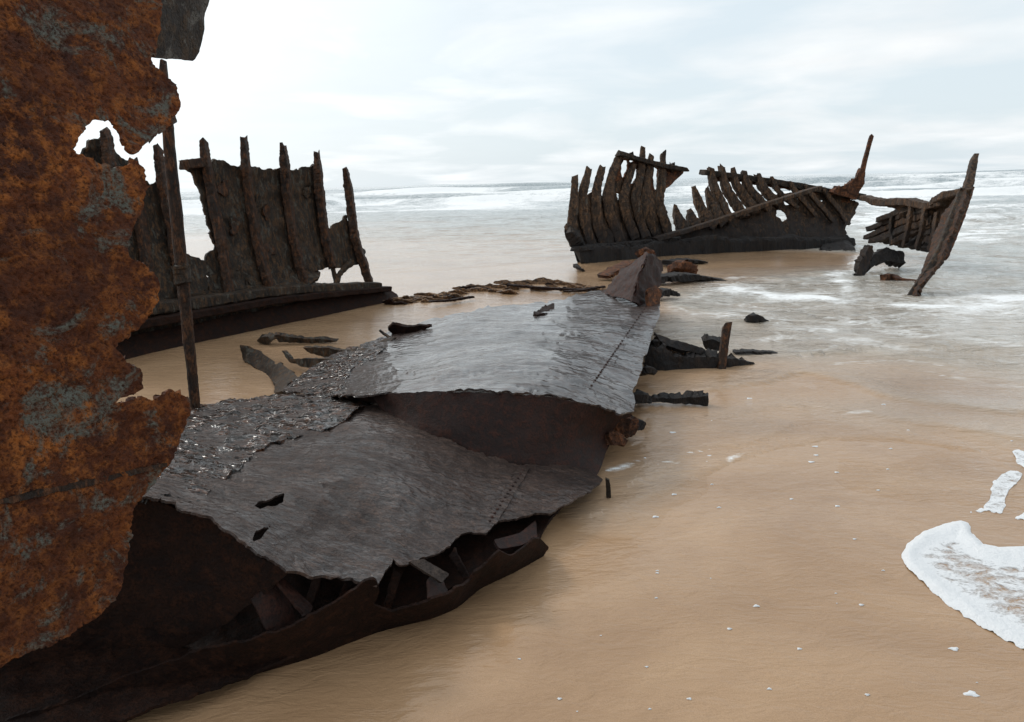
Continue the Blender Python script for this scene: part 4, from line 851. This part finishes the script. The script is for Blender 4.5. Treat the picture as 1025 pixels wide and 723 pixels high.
lineR = [[(711, 169), (714, 185), (722, 203), (731, 222)], [(722, 168), (726, 187), (736, 204), (746, 218)], [(733, 171), (737, 186), (748, 202), (758, 214)], [(744, 173), (748, 186), (759, 200), (769, 210)], [(758, 175), (763, 187), (772, 198), (780, 205)], [(772, 178), (778, 190), (788, 200), (798, 208)], [(790, 182), (797, 193), (808, 206), (816, 216)], [(806, 186), (814, 198), (826, 212), (834, 222)], [(824, 190), (833, 202), (842, 214), (847, 224)],
         [(694, 187), (698, 200), (704, 215), (708, 226)], [(707, 190), (711, 202), (719, 218), (724, 226)], [(675.5, 208), (679, 219), (685, 232)], [(690, 211), (692, 219), (697, 230)], [(702, 206), (706, 215), (714, 226)]]
for i, pl in enumerate(lineR):
    pts = [(a, b, DS(a, b, bs(b)-.12)) for a, b in pl]
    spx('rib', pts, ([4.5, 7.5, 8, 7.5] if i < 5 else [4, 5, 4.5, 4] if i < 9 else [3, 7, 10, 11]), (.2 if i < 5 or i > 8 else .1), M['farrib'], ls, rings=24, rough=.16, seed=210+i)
spx('rail', [(703, 172.5, DS(703, 172, .6)), (730, 176, DS(730, 176, .6)), (760, 180, DS(760, 180, .6)), (800, 186.5, DS(800, 186, .6)), (840, 194, DS(840, 194, .5)), (866, 198, DS(866, 198, .3))], [5, 5, 5, 6, 6, 7], .25, M['far'], ls, rings=50, rough=.12, seed=230, ref=(0, 0, 1))
sheet('gunwale_plate', [(709, 174), (740, 178), (780, 183), (830, 192), (850, 196), (850, 204), (820, 198), (795, 190), (770, 187), (745, 183), (730, 182), (716, 182)], [(a, b, c+.06) for a, b, c in scl], M['farrust'], ls, cell=1.2, thick=.04, rag=1.6, ragscale=.2, bump=.04, seed=231)
spx('diagonal_beam', [(655, 240, DS(655, 240, -.55)), (706, 225, DS(706, 225, -.5)), (757, 208, DS(757, 208, -.4)), (800, 194, DS(800, 194, -.3)), (820, 188, DS(820, 188, -.2))], [5, 4.5, 4.5, 4, 3.5], .18, M['farrib'], ls, rings=60, rough=.12, seed=232, ref=(0, 0, 1))
spx('sill_timber', [(664, 251, DS(664, 251, -.4)), (720, 249, DS(720, 249, -.4)), (790, 248, DS(790, 248, -.4)), (852, 248, DS(852, 248, -.4))], [19, 20, 20, 20], .3, M['far'], ls, rings=70, rough=.24, seed=233, ref=(0, 0, 1))
slab('wreck_lump', 'dark block at the right foot of the long hull side', 'wreckage', [(821, 251), (824, 240), (830, 238), (838, 236), (847, 237), (853, 243), (857, 251)], [(824, 240, .16), (853, 240, .16), (840, 251, .0)], M['far'], .3, 234, rag=1.2, bump=.08)

# ---- leaning iron bar with flared foot
db = thing('leaning_iron_bar', 'tall thin leaning iron bar with a flared rusty foot on the far rail', 'iron bar', P(855, 196, DS(855, 196, .1)))
spx('bar', [(872.5, 136, DS(872, 136, .1)), (868, 152, DS(868, 152, .1)), (864, 168, DS(864, 168, .1)), (860, 186, DS(860, 186, .1))], [4, 3.6, 4.6, 7], .08, M['farrust'], db, rings=24, rough=.07, seed=240)
sheet('foot_plate', [(862, 168), (866, 172), (865, 184), (860, 192), (858, 200), (846, 197), (832, 193), (838, 188), (850, 184), (857, 178)], [(862, 168, DS(862, 168, .1)), (860, 200, DS(860, 200, .1)), (832, 193, DS(832, 193, .2))], M['farrust'], db, cell=1.0, thick=.12, rag=.6, bump=.06, seed=241)

# ---- bow
bw = thing('bow_stem', 'raked bow stem with torn plating standing in the waves at the right', 'ship bow', G(916, 294))
st = [(975.5, 158, 11.1), (969, 186, 10.7), (957.5, 219, 10.2), (942, 256, 9.8), (914, 297, 9.35)]
spx('stem_post', [(a, b, dY(a, b, y)) for a, b, y in st], [4.5, 7, 8, 8, 8, 7, 5], .14, M['farrib'], bw, rings=60, rough=.10, seed=250)
spx('stem_strap', [(a-7, b+4, dY(a, b, y-.06)) for a, b, y in st[1:]], [4, 6, 6, 5], .10, M['iron'], bw, rings=40, rough=.15, seed=251)
spx('stem_strap', [(a+4, b+3, dY(a, b, y-.04)) for a, b, y in st[1:4]], [3, 4, 4], .08, M['farrust'], bw, rings=30, rough=.15, seed=252)
sheet('stem_plate', [(962, 189), (968, 192), (960, 214), (950, 238), (940, 262), (927, 281), (914, 296), (910, 296), (922, 274), (928, 256), (934, 236), (945, 214)], [(a-3, b, dY(a, b, y-.10)) for a, b, y in st[1:]]+[(935, 236, dY(935, 236, 10.2))], M['rib'], bw, cell=1.0, thick=.05, rag=1.2, ragscale=.3, bump=.06, bscale=5, seed=254)
def DB(px, py, b=0.0): return dY(px, py, np.interp(px, [860, 900, 965], [15.4, 13.2, 10.5])+b)
bc = [(x, y, DB(x, y)) for x in (862, 900, 935, 965) for y in (190, 220, 250)]
sheet('bow_plating', [(868, 197), (890, 200), (910, 199), (928, 206), (932, 202), (942, 197), (948, 192), (958, 190), (968, 190), (958, 214), (946, 236), (938, 252), (926, 250), (930, 236), (922, 222), (912, 215), (898, 210), (884, 205), (872, 203)], bc, M['farrib'], bw, cell=1.2, thick=.06, rag=1.3, ragscale=.2, bump=.10, bscale=1.8, seed=253)
slats = [((934, 222), (872, 242)), ((940, 240), (926, 250)), ((932, 210), (900, 216)), ((930, 209), (869, 230)), ((933, 214), (867, 238)), ((936, 219), (880, 241)), ((938, 224), (894, 243)), ((939, 230), (908, 246)), ((940, 236), (918, 248)), ((926, 207), (880, 220))]
for i, (a, b) in enumerate(slats):
    mx = ((a[0]+b[0])/2, (a[1]+b[1])/2-2)
    spx('bow_rib', [(a[0], a[1], DB(*a, -.1)), (mx[0], mx[1], DB(mx[0], mx[1], .1)), (b[0], b[1], DB(*b, -.4))], [6.5, 6.5, 4.5], .12, M['far'] if i % 2 else M['farrib'], bw, rings=24, rough=.18, seed=260+i, ref=(0, 0, 1))
sheet('bow_floor_plate', [(872, 238), (884, 222), (900, 212), (925, 208), (940, 212), (944, 230), (940, 246), (930, 252), (912, 250), (892, 246)], [(a, b, c+.25) for a, b, c in bc], M['far'], bw, cell=1.3, thick=.05, rag=1.5, ragscale=.2, bump=.08, seed=268, holes=[[(894, 222), (912, 216), (912, 219), (895, 226)], [(902, 227), (920, 219), (921, 222), (904, 230)]])
spx('rail', [(866, 198, DB(866, 198, -.1)), (884, 203, DB(884, 203, -.1)), (908, 202, DB(908, 202, -.1)), (930, 206, DB(930, 206, -.1)), (948, 203, DB(948, 203, -.1))], [5, 7, 8, 7, 6], .2, M['farrib'], bw, rings=34, rough=.18, seed=269, ref=(0, 0, 1))
for i, (a, b, c_, d_) in enumerate([(912, 208, 905, 246), (926, 208, 918, 249), (938, 212, 931, 250)]):
    spx('frame', [(a, b, DB(a, b, -.3)), ((a+c_)/2+1, (b+d_)/2, DB(a, b, -.3)), (c_, d_, DB(c_, d_, -.4))], [4, 3.5, 4], .1, M['farrib'], bw, rings=18, rough=.2, seed=290+i)
spx('frame', [(893, 216, DB(893, 216, -.2)), (892, 232, DB(892, 232, -.2)), (894, 243, DB(894, 243, -.2))], [3, 3.5, 4], .1, M['far'], bw, rings=14, rough=.2, seed=270)
spx('breast_hook', [(936, 204, DB(936, 204, -.15)), (948, 196, DB(948, 196, -.15)), (966, 192, dY(966, 192, 10.6))], [7, 8, 7], .2, M['farrib'], bw, rings=16, rough=.2, seed=271, ref=(0, 0, 1))

wr = thing('upright_iron_chunk', 'dark upright chunk with a ragged arm in the shallows left of the bow stem', 'wreckage', G(862, 277))
dd = dz(860, 278, -.02)
sheet('post', [(870, 246), (874, 246), (875, 252), (872, 262), (869, 270), (862, 281), (855, 281), (862, 262), (866, 256)], [(870, 246, dd), (875, 262, dd), (856, 280, dd)], M['farrib'], wr, cell=1.0, thick=.12, rag=.8, ragscale=.25, bump=.06, seed=280)
sheet('arm', [(868, 262), (873, 257), (880, 252), (887, 247), (896, 250), (905, 252), (907, 263), (897, 262), (880, 262), (870, 269)], [(868, 262, dd+.05), (905, 252, dd+.7), (897, 263, dd+.5)], M['far'], wr, cell=1.0, thick=.12, rag=1.0, ragscale=.25, bump=.08, seed=281)
frag('iron_strip', 'thin rusty bar with a lumpy end in water left of the bow stem foot', 'wreckage', [(885, 278, .05), (892, 277, .05), (903, 280, .02), (916, 281, .0)], [7, 5, 2.5, 2], .12, M['farrust'], seed=282, rings=20, rough=.2)
frag('iron_fragment', 'small dark splinter at the left foot of the rib cluster', 'wreckage', [(576, 266, .10), (580, 269, .06), (584, 271, .02)], [3, 3, 2], .08, M['far'], seed=283, rings=8)
frag('plank', 'rusty slanting plank in front of the rib cluster, behind the reddish end plate', 'wreckage', [(604, 277, .08), (616, 271, .14), (630, 263, .2)], [4, 5, 4], .25, M['farrust'], seed=284, rings=16)
frag('iron_fragment', 'rusty jagged fragment between the rib cluster and the end plate', 'wreckage', [(640, 256, .2), (646, 252, .28), (654, 256, .2)], [5, 8, 4], .25, M['farrust'], seed=285, rings=12, rough=.3)
frag('iron_strip', 'dark strip on the sand right of the rib cluster', 'wreckage', [(668, 263, .08), (684, 261, .08), (704, 262, .04)], [4, 4, 2], .3, M['far'], seed=286, rings=16, rough=.25)
